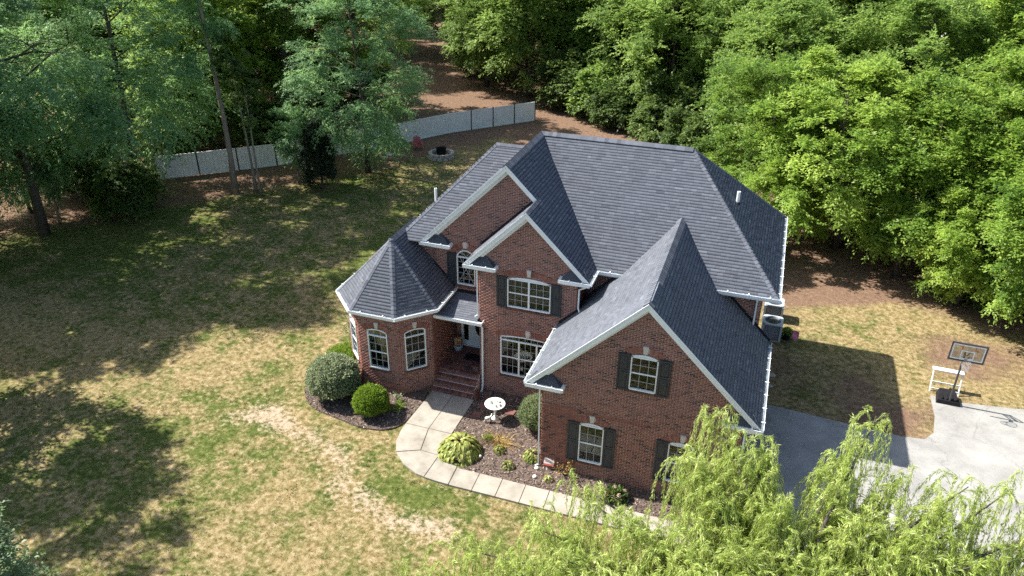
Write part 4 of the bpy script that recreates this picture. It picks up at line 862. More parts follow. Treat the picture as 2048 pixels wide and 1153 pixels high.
# ------------------------------------------------------------------ weeping willow in the foreground
def willow(cx, cy):
    r = np.random.default_rng(99); rd = random.Random(99)
    root = tag(empty('willow_tree', (cx, cy, 0)), 'weeping willow with long drooping yellow-green strands in front of the garage', 'tree')
    tb = MB(); tp = [(0, 0, 0), (.1, .05, 1.2), (.0, .1, 2.6), (-.1, .2, 3.6)]; tb.tube(tp, [.38, .3, .26, .2], 9)
    tops = WILLOW_TOPS; P = []; D = []; Wt = []; stems = MB()
    for (x, y, z, n, spread) in tops:
        x -= cx; y -= cy; b = Vector(tp[3]); e = Vector((x, y, z)); m = b.lerp(e, .5) + Vector((rd.uniform(-.3, .3), rd.uniform(-.3, .3), .5)); tb.tube([b, m, e], [.09, .05, .012], 6, cap=False)
        for i in range(int(n * 1.05)):
            t0 = rd.uniform(.35, 1.0) if i > 3 else 1.0; s0 = (b.lerp(m, t0 * 2) if t0 < .5 else m.lerp(e, t0 * 2 - 1)) + Vector((rd.gauss(0, .18), rd.gauss(0, .18), rd.gauss(0, .15)))
            a = rd.uniform(0, 6.283); hs = spread * rd.uniform(.25, 1.0); up = rd.uniform(.1, .9) * (1 if t0 > .8 else .6); L = rd.uniform(1.8, 4.4)
            k = int(L / .07); pts = []
            for j in range(k):
                q = j / k; rr_ = hs * (1 - math.exp(-q * 3.2)); pts.append((s0.x + math.cos(a) * rr_ + math.sin(q * 6 + i) * .05, s0.y + math.sin(a) * rr_ + math.cos(q * 5 + i) * .05, s0.z + up * math.sin(min(1, q * 4) * math.pi / 2 * 1.0) * .6 - L * max(0, q - .1) ** 1.25))
            pts = [p_ for p_ in pts if p_[2] > .35]
            if len(pts) < 6: continue
            stems.tube(pts[::max(1, len(pts) // 7)], .0045, 3, cap=False)
            p = np.array(pts); d = np.gradient(p, axis=0); d /= np.linalg.norm(d, axis=1, keepdims=True) + 1e-6; rep = 4
            P.append(np.repeat(p, rep, 0)); D.append(np.repeat(d, rep, 0)); Wt.append(np.full(len(p) * rep, rd.gauss(.5, .16)))
    P = np.concatenate(P); D = np.concatenate(D); T = np.concatenate(Wt); n = len(P); P += r.normal(size=(n, 3)) * .02
    side = np.cross(D, unit(r, n)); side /= np.linalg.norm(side, axis=1, keepdims=True) + 1e-6
    ax = D * 1.0 + side * .5; ax[:, 2] -= .45; V, F = leaf_quads(P, ax, unit(r, n) + np.array([0, 0, .4]), .125 * r.uniform(.7, 1.35, n), .0175 * r.uniform(.7, 1.35, n), .2)
    print('willow leaves', n, flush=True)
    tb.build('trunk', M['bark'], root, True); stems.build('strands', M['hosta'], root, kind='stuff')
    link('crown', np_mesh('crown', V, F, M['willow'], tint=np.clip(T + r.normal(0, .15, n), 0, 1)), root)
WILLOW_TOPS = []
def wt(x, y, z, n, sp): WILLOW_TOPS.append((x, y, z, n, sp))
rw = random.Random(4)
for x, y, z, n, sp in [(3.4, -7.2, 5.9, 60, .8), (2.2, -8.2, 5.5, 110, 1.1), (4.6, -8.0, 6.0, 130, 1.1), (.7, -9.0, 4.9, 100, 1.1), (3.3, -9.0, 5.5, 120, 1.2), (5.9, -8.6, 6.1, 130, 1.2), (-.9, -9.6, 4.0, 80, 1.0), (1.8, -9.6, 5.2, 100, 1.1),
                       (6.15, -5.4, 8.1, 90, .75), (5.7, -6.2, 7.2, 110, .8), (7.4, -5.9, 7.6, 120, .8), (6.3, -6.8, 7.0, 130, .9), (8.1, -7.0, 6.9, 120, .9), (7.4, -8.2, 6.2, 110, 1.1),
                       (10.0, -4.7, 8.5, 45, .7), (9.4, -5.6, 7.5, 90, .9), (10.6, -5.6, 7.4, 90, .9), (10.0, -6.8, 6.8, 110, 1.1), (9.0, -8.0, 6.3, 100, 1.1), (11.2, -7.2, 6.9, 110, 1.1),
                       (12.2, -5.4, 7.5, 70, .9), (11.8, -6.2, 7.1, 100, 1.0), (12.6, -7.0, 6.8, 100, 1.0), (13.6, -5.9, 6.2, 60, .8), (13.9, -7.2, 6.0, 70, .9), (10.6, -8.2, 6.0, 100, 1.1), (12.4, -8.4, 6.0, 90, 1.1), (15.2, -6.4, 5.4, 70, 1.0), (15.0, -7.6, 5.4, 80, 1.0), (14.2, -8.6, 5.4, 90, 1.1), (16.2, -5.8, 5.6, 70, 1.0), (14.6, -5.2, 7.0, 70, .9), (15.8, -4.9, 6.6, 60, .9), (17.0, -4.6, 5.6, 50, .9), (13.2, -4.9, 7.2, 50, .8), (4.6, -9.6, 5.6, 80, 1.1), (6.6, -9.4, 6.2, 80, 1.1), (8.6, -9.4, 6.0, 90, 1.2), (10.6, -9.4, 6.0, 90, 1.2), (6.0, -7.6, 6.4, 90, 1.0), (3.0, -6.9, 6.1, 12, .5)]: wt(x, y, z, n, sp)
willow(8.6, -8.6)

# ------------------------------------------------------------------ shrubs and bed plants
def round_bush(name, x, y, rx, rz_, mat_, n, l, w, label, z=0, lump=.05, cat='bush', up=.35):
    r = np.random.default_rng(int(abs(x * 100))); root = tag(empty(name, (x, y, z)), label, cat)
    d = unit(r, n); d[:, 2] = np.abs(d[:, 2]) * 1.25 - .35; d /= np.linalg.norm(d, axis=1, keepdims=True); k = 1 + lump * np.sin(d[:, 0] * 9 + 1) * np.sin(d[:, 1] * 8) * np.cos(d[:, 2] * 7); k *= r.random(n) ** .10 * (1 + (r.random(n) < .05) * r.random(n) * .12); k *= 1 + .05 * (vnoise(np.arctan2(d[:, 1], d[:, 0]) * 2, d[:, 2] * 3, .5, 5) - .5) * 2
    p = d * k[:, None] * np.array([rx, rx, rz_]) + np.array([0, 0, rz_ * .88]); p[:, 2] = np.maximum(p[:, 2], .03)
    V, F = leaf_quads(p, d * .8 + unit(r, n) * .8 + np.array([0, 0, up]), d + unit(r, n) * .6, l * r.uniform(.6, 1.3, n), w * r.uniform(.7, 1.2, n))
    link('foliage', np_mesh('foliage', V, F, mat_, tint=np.clip(r.normal(.5, .2, n), 0, 1)), root)
    s_ = MB(); rd = random.Random(3)
    for i in range(7): a = i * .9; s_.tube([(0, 0, 0), (math.cos(a) * rx * .3, math.sin(a) * rx * .3, rz_ * .6), (math.cos(a) * rx * .6, math.sin(a) * rx * .6, rz_ * 1.1)], [.03, .02, .008], 5)
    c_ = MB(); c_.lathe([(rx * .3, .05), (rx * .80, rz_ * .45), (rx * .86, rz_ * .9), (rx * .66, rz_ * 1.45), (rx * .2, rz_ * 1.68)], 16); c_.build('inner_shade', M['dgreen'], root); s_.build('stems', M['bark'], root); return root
round_bush('boxwood_bush', -9.85, 1.35, 1.12, 1.02, M['boxwood'], 17000, .095, .06, 'large clipped grey-green round bush in front of the turret')
round_bush('boxwood_bush', -7.72, .75, .74, .70, M['lime'], 12000, .07, .042, 'small clipped bright green ball bush beside the walk')
round_bush('spreading_bush', -10.35, 3.25, 1.05, .58, M['lime'], 14000, .07, .04, 'low lime green spreading bush behind the large round bush', lump=.12)
round_bush('silver_shrub', -.80, 2.2, .72, .74, M['silver'], 6500, .19, .032, 'silvery grey-green shrub at the corner of the garage wing', lump=.1, up=1.0)
def sparse(name, x, y, R, H, mat_, n, l, w, label, twigs=14, seed=1):
    r = np.random.default_rng(seed); rd = random.Random(seed); root = tag(empty(name, (x, y, .03)), label, 'plant'); s_ = MB(); P = []; D = []
    for i in range(twigs):
        a = rd.uniform(0, 6.28); q = rd.uniform(.2, 1); e = Vector((math.cos(a) * R * q, math.sin(a) * R * q, H * rd.uniform(.4, 1))); m = e * .5 + Vector((0, 0, H * .15)); s_.tube([(0, 0, 0), m, e], [.012, .009, .004], 4, cap=False)
        for j in range(n // twigs): t = rd.uniform(.35, 1); b = (m * (t * 2) if t < .5 else m.lerp(e, t * 2 - 1)); P.append(tuple(b)); D.append(tuple(Vector((math.cos(a), math.sin(a), .2))))
    P = np.array(P) + r.normal(size=(len(P), 3)) * .05; V, F = leaf_quads(P, np.array(D) + unit(r, len(P)), unit(r, len(P)) + np.array([0, 0, 1]), l * r.uniform(.6, 1.3, len(P)), w * r.uniform(.7, 1.2, len(P)))
    link('leaves', np_mesh('leaves', V, F, mat_, tint=np.clip(r.normal(.5, .22, len(P)), 0, 1)), root); s_.build('stems', M['bark'], root); return root
sparse('butterfly_bush', -10.6, 5.0, .9, 1.7, M['silver'], 700, .12, .04, 'thin straggly grey-green shrub left of the turret wall', 18, 5)
sparse('rose_bush', 1.05, -.25, .55, .75, M['dry'], 200, .07, .04, 'thin brownish rose bush against the garage wall', 12, 6)
sparse('flowering_weed', -6.75, 1.3, .5, .45, M['lime'], 420, .12, .03, 'small spiky green plant left of the walk near the turret', 14, 7)
sparse('bed_plant', -7.0, 1.75, .28, .5, M['boxwood'], 90, .1, .06, 'small weedy plant at the foot of the turret corner', 6, 8)
def hosta(x, y, R, H, n, label, mat_=None, l=.26, w=.12, seed=1):
    r = np.random.default_rng(seed); root = tag(empty('hosta', (x, y, .05)), label, 'plant'); a = r.random(n) * 6.283; q = r.random(n) ** .55; el = 1.35 * (1 - q) + .12
    base = np.stack([np.cos(a) * R * q * .85, np.sin(a) * R * q * .85, H * (1 - q ** 2.2) * .95 + .03], -1); ax = np.stack([np.cos(a), np.sin(a), .45 - q * 1.1], -1) + unit(r, n) * .28
    V = []; F = []; ax /= np.linalg.norm(ax, axis=1, keepdims=True); up = np.array([0, 0, 1.]) + unit(r, n) * .3 + np.stack([np.cos(a), np.sin(a), 0 * a], -1) * .3; nr = up - ax * (up * ax).sum(1, keepdims=True); nr /= np.linalg.norm(nr, axis=1, keepdims=True); sd = np.cross(ax, nr)
    L = l * r.uniform(.65, 1.25, n); Wd = w * r.uniform(.7, 1.2, n); k = 0
    for t, wf, dz in ((0, .15, 0), (.3, .9, .03), (.6, 1.0, .01), (.85, .6, -.05), (1.0, .05, -.12)):
        c = base + ax * (L * t)[:, None] + nr * (dz * L / l * 1.2)[:, None]; V.append(np.stack([c + sd * (Wd * wf * .5)[:, None] + nr * (Wd * .12)[:, None], c, c - sd * (Wd * wf * .5)[:, None] + nr * (Wd * .12)[:, None]], 1))
    V = np.stack(V, 1).reshape(-1, 3); b0 = np.arange(n)[:, None] * 15; F = np.concatenate([np.stack([b0[:, 0] + 3 * i + j, b0[:, 0] + 3 * i + j + 1, b0[:, 0] + 3 * i + j + 4, b0[:, 0] + 3 * i + j + 3], -1) for i in range(4) for j in range(2)])
    t = np.tile(np.clip(r.normal(.55, .2, n) - .25 * q + .1, 0, 1), 8)
    link('leaves', np_mesh('leaves', V, F, mat_ or M['hosta'], tint=t, smooth=True), root); return root
hosta(-3.22, -.32, .92, .62, 420, 'large yellow-green hosta clump beside the bend of the walk', seed=2)
hosta(-.42, .28, .36, .28, 90, 'medium green hosta near the garage corner downspout', l=.17, w=.075, seed=3)
hosta(-1.75, .20, .2, .22, 45, 'small yellow-green hosta below the dry yellow stalks', l=.15, w=.06, seed=4)
hosta(-1.12, -.52, .22, .2, 50, 'small green hosta in the middle of the mulch bed', l=.14, w=.055, seed=5)
hosta(.55, -.70, .15, .14, 26, 'tiny yellow-green hosta below the yard sign', l=.13, w=.06, seed=6)
def stalks():
    root = tag(empty('dry_perennial', (-2.0, .75, .05)), 'dried yellow stalks sprawling over the mulch behind the small hosta', 'plant'); r = random.Random(8); s_ = MB()
    for i in range(90):
        a = r.uniform(0, 6.28); L = r.uniform(.3, .85); b = (r.gauss(0, .22), r.gauss(0, .15), .02); s_.tube([b, (b[0] + math.cos(a) * L * .5, b[1] + math.sin(a) * L * .4, r.uniform(.08, .2)), (b[0] + math.cos(a) * L, b[1] + math.sin(a) * L * .7, r.uniform(.02, .08))], .008, 3, cap=False, tint=r.random())
    s_.build('stalk_tangle', M['dry'], root, kind='stuff')
    rr_ = np.random.default_rng(3); n = 160; p = np.column_stack([rr_.normal(-.45, .13, n), rr_.normal(-.02, .1, n), rr_.uniform(.02, .16, n)]); V, F = leaf_quads(p, unit(rr_, n) + np.array([0, 0, .8]), unit(rr_, n), np.full(n, .13), np.full(n, .018)); link('green_tuft', np_mesh('green_tuft', V, F, M['lime'], tint=rr_.random(n)), root)
stalks()
def hydrangea():
    root = tag(empty('hydrangea', (3.15, -.75, .05)), 'faded pink and tan hydrangea beside the walk below the garage windows', 'plant'); r = np.random.default_rng(12); n = 380; d = unit(r, n); d[:, 2] = abs(d[:, 2]); p = d * np.array([.45, .38, .42]) * r.random((n, 1)) ** .3
    V, F = leaf_quads(p, d + unit(r, n) * .4, d + np.array([0, 0, .6]), np.full(n, .15), np.full(n, .09)); link('leaves', np_mesh('leaves', V, F, M['dgreen'], tint=r.random(n)), root)
    for i in range(13):
        c = unit(r, 1)[0]; c[2] = abs(c[2]) * .8 + .2; c = c / np.linalg.norm(c) * np.array([.44, .38, .44]); k = 70; q = unit(r, k); V, F = leaf_quads(c + q * .075, np.cross(q, unit(r, k)), q, np.full(k, .05), np.full(k, .045)); link('bloom', np_mesh('bloom', V, F, M['bloom'], tint=np.clip(r.normal(.3 + .5 * r.random(), .15, k), 0, 1)), root)
hydrangea()

# ------------------------------------------------------------------ things around the front door and bed
def things_front():
    bb = tag(empty('bird_bath', (-2.64, 2.13, .05)), 'round white pedestal dish full of white shells standing in the mulch bed', 'bird bath')
    MB().lathe([(.17, 0), (.17, .03), (.06, .1), (.045, .3), (.07, .42), (.05, .5), (.08, .66)], 14).build('pedestal', M['white_stone'], bb, True)
    MB().lathe([(.08, .66), (.30, .69), (.43, .745), (.435, .765), (.41, .765), (.28, .72), (.01, .71)], 28).build('dish', M['white_stone'], bb, True)
    r = random.Random(2)
    for i in range(34):
        a = r.uniform(0, 6.28); q = r.uniform(0, .26) ** 1; s_ = r.uniform(.035, .075); o = MB(); o.lathe([(s_ * .5, -s_ * .6), (s_, 0), (s_ * .6, s_ * .6), (.002, s_ * .75)], 7); ob = o.build('shell', M['white_stone'] if i % 4 else M['boxwood'], bb, True); ob.location = (math.cos(a) * q + .04, math.sin(a) * q * .9 + .03, .755 + r.uniform(0, .06)); ob.rotation_euler = (r.uniform(-1, 1), r.uniform(-1, 1), a)
    st_ = tag(empty('garden_statue', (-2.82, 1.78, .05), .5), 'little black and white dog figurine at the foot of the white dish', 'statue')
    b_ = MB(); b_.tube([(-.13, 0, .22), (0, 0, .23), (.12, 0, .25)], [.05, .065, .055], 8); b_.tube([(.11, 0, .26), (.16, 0, .36)], [.045, .035], 8); b_.lathe([(.02, 0), (.05, .03), (.05, .07), (.02, .1)], 8, (.18, 0, .34)); b_.tube([(.2, 0, .39), (.26, 0, .375)], [.03, .02], 7); b_.build('body', M['white_stone'], st_, True)
    for sx in (-.11, .1):
        for sy in (-.035, .035): l_ = MB(); l_.tube([(sx, sy, 0), (sx, sy, .22)], [.02, .022], 6); l_.build('leg', M['white_stone'] if sy > 0 else M['rubber'], st_)
    t_ = MB(); t_.tube([(-.13, 0, .24), (-.2, 0, .34)], [.014, .006], 5); t_.build('tail', M['rubber'], st_)
    e_ = MB(); e_.tube([(.17, -.04, .42), (.16, -.06, .36)], [.015, .01], 5); e_.tube([(.17, .04, .42), (.16, .06, .36)], [.015, .01], 5); e_.build('ears', M['rubber'], st_)
    def paver(x, y, rz, label, w=.40, tilt=0):
        m = MB(); h = .045; c = .012; m.hexa([(-w / 2, -w / 2, 0), (w / 2, -w / 2, 0), (w / 2, w / 2, 0), (-w / 2, w / 2, 0)], [(-w / 2 + c, -w / 2 + c, h), (w / 2 - c, -w / 2 + c, h), (w / 2 - c, w / 2 - c, h), (-w / 2 + c, w / 2 - c, h)]); o = m.build('paver', M['paver']); o.location = (x, y, .055); o.rotation_euler = (tilt, 0, rz); tag(o, label, 'paver', 'red pavers by the walk')
    paver(-3.46, 2.05, .08, 'square red paver nearest the viewer, beside the walk'); paver(-3.40, 2.75, .02, 'square red paver in the middle of the row beside the walk'); paver(-2.15, 2.68, -.1, 'square red paver lying right of the white dish'); paver(-3.42, 3.3, .35, 'smaller red paver lying by the downspout', .3)
    m = MB(); m.box((-.2, 0, 0), (.2, .05, .4)); o = m.build('paver', M['paver']); o.location = (-3.80, 3.15, .05); o.rotation_euler = (-.25, 0, 1.5); tag(o, 'red paver leaning upright at the corner of the steps', 'paver', 'red pavers by the walk')
    sg = tag(empty('yard_sign', (.38, -.25, .05), .15), 'small pale red-edged yard sign on a wire stake by the garage corner', 'sign'); MB().box((-.2, -.008, .22), (.2, .008, .5)).build('board', M['signw'], sg); b_ = MB(); b_.box((-.2, -.012, .22), (.2, -.009, .29)); b_.box((-.15, -.012, .36), (.12, -.009, .375)); b_.box((-.15, -.012, .41), (.06, -.009, .425)); b_.build('print', M['signr'], sg); k = MB(); k.tube([(-.12, 0, 0), (-.12, 0, .22)], .006, 5); k.tube([(.12, 0, 0), (.12, 0, .22)], .006, 5); k.build('stake', M['metal'], sg); sg.rotation_euler = (-.5, .1, .15)
    lt = tag(empty('garden_light', (-2.27, -.52, .05)), 'little pale solar light beside the large hosta', 'light'); MB().lathe([(.012, 0), (.012, .16)], 8).build('stake', M['metal'], lt); MB().lathe([(.03, .16), (.045, .18), (.045, .24), (.01, .27)], 10).build('lamp_head', M['white_stone'], lt)
    r = random.Random(9)
    for i, (x, y, lab) in enumerate(((.02, -.72, 'white pebble lying in the mulch below the downspout'), (-.05, -.25, 'pale splash stone at the foot of the garage downspout'))):
        o = MB(); o.lathe([(.05, 0), (.09, .03), (.07, .07), (.01, .085)], 9); ob = o.build('pebble', M['white_stone'], smooth=True); ob.location = (x, y, .05); tag(ob, lab, 'stone')
    bag = tag(empty('paper_bag', (-5.72, 5.55, .755), .2), 'brown paper bag with orange flowers standing on the porch', 'bag')
    b_ = MB(); b_.hexa([(-.15, -.1, .25), (.15, -.1, .25), (.15, .1, .25), (-.15, .1, .25)], [(-.17, -.1, .62), (.16, -.12, .58), (.17, .1, .64), (-.15, .09, .6)]); b_.build('paper', M['kraft'], bag); f_ = MB()
    for i in range(12): f_.lathe([(.01, -.03), (.04, 0), (.01, .03)], 6, (r.uniform(-.02, .12), -.12 + r.uniform(-.03, .03), .42 + r.uniform(-.08, .1)))
    f_.build('flowers', M['orange'], bag, True)
    pt = tag(empty('planter_pot', (-5.70, 5.50, .755)), 'blue-white glazed pot holding the paper bag on the porch', 'pot'); MB().lathe([(.13, 0), (.2, .05), (.22, .2), (.19, .27), (.17, .27), (.16, .22)], 16).build('bowl', M['potblue'], pt, True)
    mt = tag(MB().hexa([(-5.2, 4.85, .757), (-4.35, 4.85, .757), (-4.35, 5.4, .757), (-5.2, 5.4, .757)], [(-5.19, 4.86, .772), (-4.36, 4.86, .772), (-4.36, 5.39, .772), (-5.19, 5.39, .772)]).build('door_mat', M['rubber']), 'black door mat on the brick porch floor', 'door mat')
    wr = tag(empty('wreath', (-4.83, 5.96, 2.32)), 'dark green leafy wreath hanging at the top of the oval door glass', 'wreath'); rn = np.random.default_rng(5); n = 420; a = rn.random(n) * 6.283; p = np.stack([np.cos(a) * .17, -.02 + rn.normal(0, .03, n), np.sin(a) * .17], -1) + rn.normal(size=(n, 3)) * .025; V, F = leaf_quads(p, np.stack([-np.sin(a), 0 * a - .4, np.cos(a)], -1) + unit(rn, n) * .6, unit(rn, n), np.full(n, .09), np.full(n, .035)); link('leaves', np_mesh('leaves', V, F, M['dgreen'], tint=rn.random(n)), wr); w_ = MB(); w_.tube([(math.cos(t) * .17, 0, math.sin(t) * .17) for t in np.linspace(0, 6.283, 17)], .012, 5); w_.build('hoop', M['bark'], wr)
    vs_ = tag(empty('dried_flowers', (-4.3, 4.2, .755)), 'small bunch of dried flowers lying on the porch edge', 'flowers'); n = 60; p = rn.normal(size=(n, 3)) * np.array([.1, .07, .03]) + np.array([0, 0, .07]); V, F = leaf_quads(p, unit(rn, n), unit(rn, n), np.full(n, .09), np.full(n, .02)); link('sprigs', np_mesh('sprigs', V, F, M['bloom'], tint=rn.random(n)), vs_)
things_front()

# ------------------------------------------------------------------ things at the right side of the house
def ac(x, y, label):
    root = tag(empty('air_conditioner', (x, y, 0)), label, 'air conditioner', 'air conditioners'); s_ = .43
    MB().box((-s_ - .05, -s_ - .05, 0), (s_ + .05, s_ + .05, .08)).build('pad', M['walk'], root)
    MB().box((-s_ + .02, -s_ + .02, .08), (s_ - .02, s_ - .02, .86)).build('coil', M['metal'], root)
    p = MB()
    for a in (-1, 1):
        for b in (-1, 1): p.box((a * s_ - .05, b * s_ - .05, .08), (a * s_ + .05, b * s_ + .05, .88))
    p.build('corner_post', M['ac'], root)
    lv = MB()
    for i in range(13): z = .14 + i * .055; lv.box((-s_, -s_ - .012, z), (s_, -s_ + .005, z + .016)); lv.box((s_ - .005, -s_, z), (s_ + .012, s_, z + .016)); lv.box((-s_ - .012, -s_, z), (-s_ + .005, s_, z + .016))
    lv.build('louvres', M['ac'], root)
    # top: square plate with a round opening
    t = MB(); n = 32; sq = []; ci = []
    for k in range(n):
        a = 2 * math.pi * k / n; c, d = math.cos(a), math.sin(a); q = (s_ + .05) / max(abs(c), abs(d)); q = min(q, (s_ + .05) * 1.27); sq.append((c * q, d * q)); ci.append((c * .38, d * .38))
    vs = [(a, b, .88) for a, b in sq] + [(a, b, .95) for a, b in sq] + [(a * 1.03, b * 1.03, .96) for a, b in ci] + [(a, b, .86) for a, b in ci]; fs = []
    for k in range(n):
        j = (k + 1) % n; fs += [(k, j, n + j, n + k), (n + k, n + j, 2 * n + j, 2 * n + k), (2 * n + k, 2 * n + j, 3 * n + j, 3 * n + k)]
    t.add(vs, fs).build('top_cover', M['ac'], root)
    g = MB()
    for q in (.08, .16, .24, .32): g.tube([(math.cos(a) * q, math.sin(a) * q, .93) for a in np.linspace(0, 6.283, 21)], .006, 4, cap=False)
    for k in range(8): a = k * .785; g.tube([(0, 0, .935), (math.cos(a) * .37, math.sin(a) * .37, .92)], .006, 4, cap=False)
    g.build('fan_guard', M['metal'], root); f = MB()
    for k in range(4): a = k * 1.571; f.hexa([(math.cos(a) * .05, math.sin(a) * .05, .80), (math.cos(a) * .33, math.sin(a) * .33, .80), (math.cos(a + .7) * .33, math.sin(a + .7) * .33, .86), (math.cos(a + .7) * .05, math.sin(a + .7) * .05, .86)], [(math.cos(a) * .05, math.sin(a) * .05, .81), (math.cos(a) * .33, math.sin(a) * .33, .81), (math.cos(a + .7) * .33, math.sin(a + .7) * .33, .87), (math.cos(a + .7) * .05, math.sin(a + .7) * .05, .87)])
    f.build('fan', M['metal'], root)
ac(8.0, 12.9, 'grey air conditioner nearer the driveway, beside the brick wall'); ac(8.0, 14.9, 'grey air conditioner farther back, partly hidden by the nearer one')
def flag():
    root = tag(empty('garden_flag', (9.1, 12.1, 0), -.35), 'pink garden flag on a thin stand in the shaded side yard', 'flag'); s_ = MB(); s_.tube([(-.18, 0, 0), (-.18, 0, 1.0), (.16, 0, 1.02)], .008, 5); s_.build('stand', M['metal'], root)
    xs = np.linspace(-.15, .15, 7); zs = np.linspace(.55, 1.0, 7); V = [(x, .03 * math.sin(z * 9 + x * 8), z) for z in zs for x in xs]; F = [(i * 7 + j, i * 7 + j + 1, i * 7 + j + 8, i * 7 + j + 7) for i in range(6) for j in range(6)]; MB().add(V, F).build('cloth', M['pink'], root)
flag()
def pot(x, y):
    root = tag(empty('potted_plant', (x, y, 0)), 'dark pot with a leafy plant standing near the air conditioners', 'plant'); MB().lathe([(.16, 0), (.22, .3), (.24, .32), (.2, .3)], 14).build('pot', M['rubber'], root, True); r = np.random.default_rng(4); n = 220; d = unit(r, n); d[:, 2] = abs(d[:, 2]); V, F = leaf_quads(d * .18 + np.array([0, 0, .3]), d + np.array([0, 0, .6]), unit(r, n), np.full(n, .22), np.full(n, .05)); link('foliage', np_mesh('foliage', V, F, M['green'], tint=r.random(n)), root)
pot(8.75, 12.9)
for i, (x, y, lab) in enumerate(((7.95, 10.1, 'flat pale stepping stone farthest back in the side bed'), (8.2, 9.4, 'flat stepping stone, second from the driveway'), (8.05, 8.5, 'flat stepping stone nearest the driveway in the side bed'))):
    r = random.Random(i); m = MB(); p = [(math.cos(a) * r.uniform(.2, .3), math.sin(a) * r.uniform(.13, .2)) for a in np.linspace(0, 5.4, 7)]; m.hexa([(a, b, 0) for a, b in p], [(a * .93, b * .93, .05) for a, b in p]); o = m.build('stepping_stone', M['rock']); o.location = (x, y, .01); tag(o, lab, 'stepping stone', 'stepping stones in the side bed')
def hoop():
    x, y = 15.62, 10.05; root = tag(empty('basketball_hoop', (x, y, .045), -.03), 'portable basketball hoop with clear backboard and black base at the driveway edge', 'basketball hoop')
    b_ = MB(); b_.hexa([(-.62, -.55, 0), (.55, -.55, 0), (.42, .5, 0), (-.52, .5, 0)], [(-.56, -.5, .2), (.5, -.5, .2), (.3, .42, .36), (-.42, .42, .36)]); b_.build('base', M['rubber'], root)
    r_ = MB(); 
    for k in (-.35, -.12, .12, .35): r_.box((k - .03, -.44, .205), (k + .03, .3, .30))
    r_.build('base_rib', M['rubber'], root)
    p = MB(); p.tube([(0, -.42, .12), (0, -.36, 2.95)], [.055, .05], 8); p.build('pole', M['metal'], root)
    a = MB(); a.tube([(0, -.36, 2.85), (-.12, -.75, 3.3)], .03, 6); a.tube([(0, -.36, 2.55), (-.12, -.75, 3.0)], .03, 6); a.tube([(.1, -.36, 2.85), (.12, -.75, 3.3)], .03, 6); a.tube([(.1, -.36, 2.55), (.12, -.75, 3.0)], .03, 6); a.build('support_arm', M['metal'], root)
    root.scale = (.82, .82, .87); W2, z0, z1, yb = .82, 2.75, 3.75, -.8
    bd = MB(); bd.box((-W2 + .05, yb, z0 + .05), (W2 - .05, yb + .01, z1 - .05)); board = bd.build('backboard', M['clear'], root)
    f = MB(); f.box((-W2, yb - .03, z0), (W2, yb + .04, z0 + .06)); f.box((-W2, yb - .03, z1 - .06), (W2, yb + .04, z1)); f.box((-W2, yb - .03, z0 + .06), (-W2 + .06, yb + .04, z1 - .06)); f.box((W2 - .06, yb - .03, z0 + .06), (W2, yb + .04, z1 - .06)); f.build('board_frame', M['metal'], board)
    l = MB(); y_ = yb - .012
    def rect(x0, x1, a0, a1, t): l.box((x0, y_, a0), (x1, y_ + .006, a0 + t)); l.box((x0, y_, a1 - t), (x1, y_ + .006, a1)); l.box((x0, y_, a0 + t), (x0 + t, y_ + .006, a1 - t)); l.box((x1 - t, y_, a0 + t), (x1, y_ + .006, a1 - t))
    rect(-W2 + .09, W2 - .09, z0 + .09, z1 - .09, .05); rect(-.31, .31, z0 + .15, z0 + .6, .045); l.build('board_line', M['white'], board)
    q = MB(); q.box((-.33, y_, z1 - .36), (-.27, y_ + .006, z1 - .145)); q.box((.27, y_, z1 - .36), (.33, y_ + .006, z1 - .145)); q.build('red_stripe', M['signr'], board)
    rim = MB(); cy = yb - .38; rim.tube([(math.cos(t) * .23, cy + math.sin(t) * .23, 2.88) for t in np.linspace(0, 6.283, 25)], .011, 6, cap=False); rim.box((-.07, yb - .16, 2.84), (.07, yb - .03, 2.9)); rm = rim.build('rim', M['metal'], root)
    n = MB()
    for k in range(12):
        for s_ in (1, -1):
            pts = [(math.cos(k * .5236 + s_ * t * 1.0) * (.23 - .1 * t), cy + math.sin(k * .5236 + s_ * t * 1.0) * (.23 - .1 * t), 2.88 - .42 * t) for t in np.linspace(0, 1, 5)]; n.tube(pts, .007, 3, cap=False)
    n.build('net', M['net'], root)
hoop()
def rack():
    root = tag(empty('white_frame', (15.55, 10.95, 0), -.03), 'white wooden rail frame standing behind the basketball hoop base', 'frame'); root.scale = (.76, .8, .82); H = 1.15
    for a in (-.78, .72): m = MB(); m.hexa([(a, -.55, 0), (a + .06, -.55, 0), (a + .06, -.48, 0), (a, -.48, 0)], [(a, -.05, H), (a + .06, -.05, H), (a + .06, .03, H), (a, .03, H)]); m.build('post', M['white'], root)
    m = MB(); m.box((-.82, -.17, H), (.82, .17, H + .05)); m.build('top_board', M['white'], root)
    for t in (.42, .12): m = MB(); y = -.52 + .5 * t; m.box((-.72, y - .02, H * t), (.72, y + .02, H * t + .07)); m.build('rail', M['white'], root)
rack()

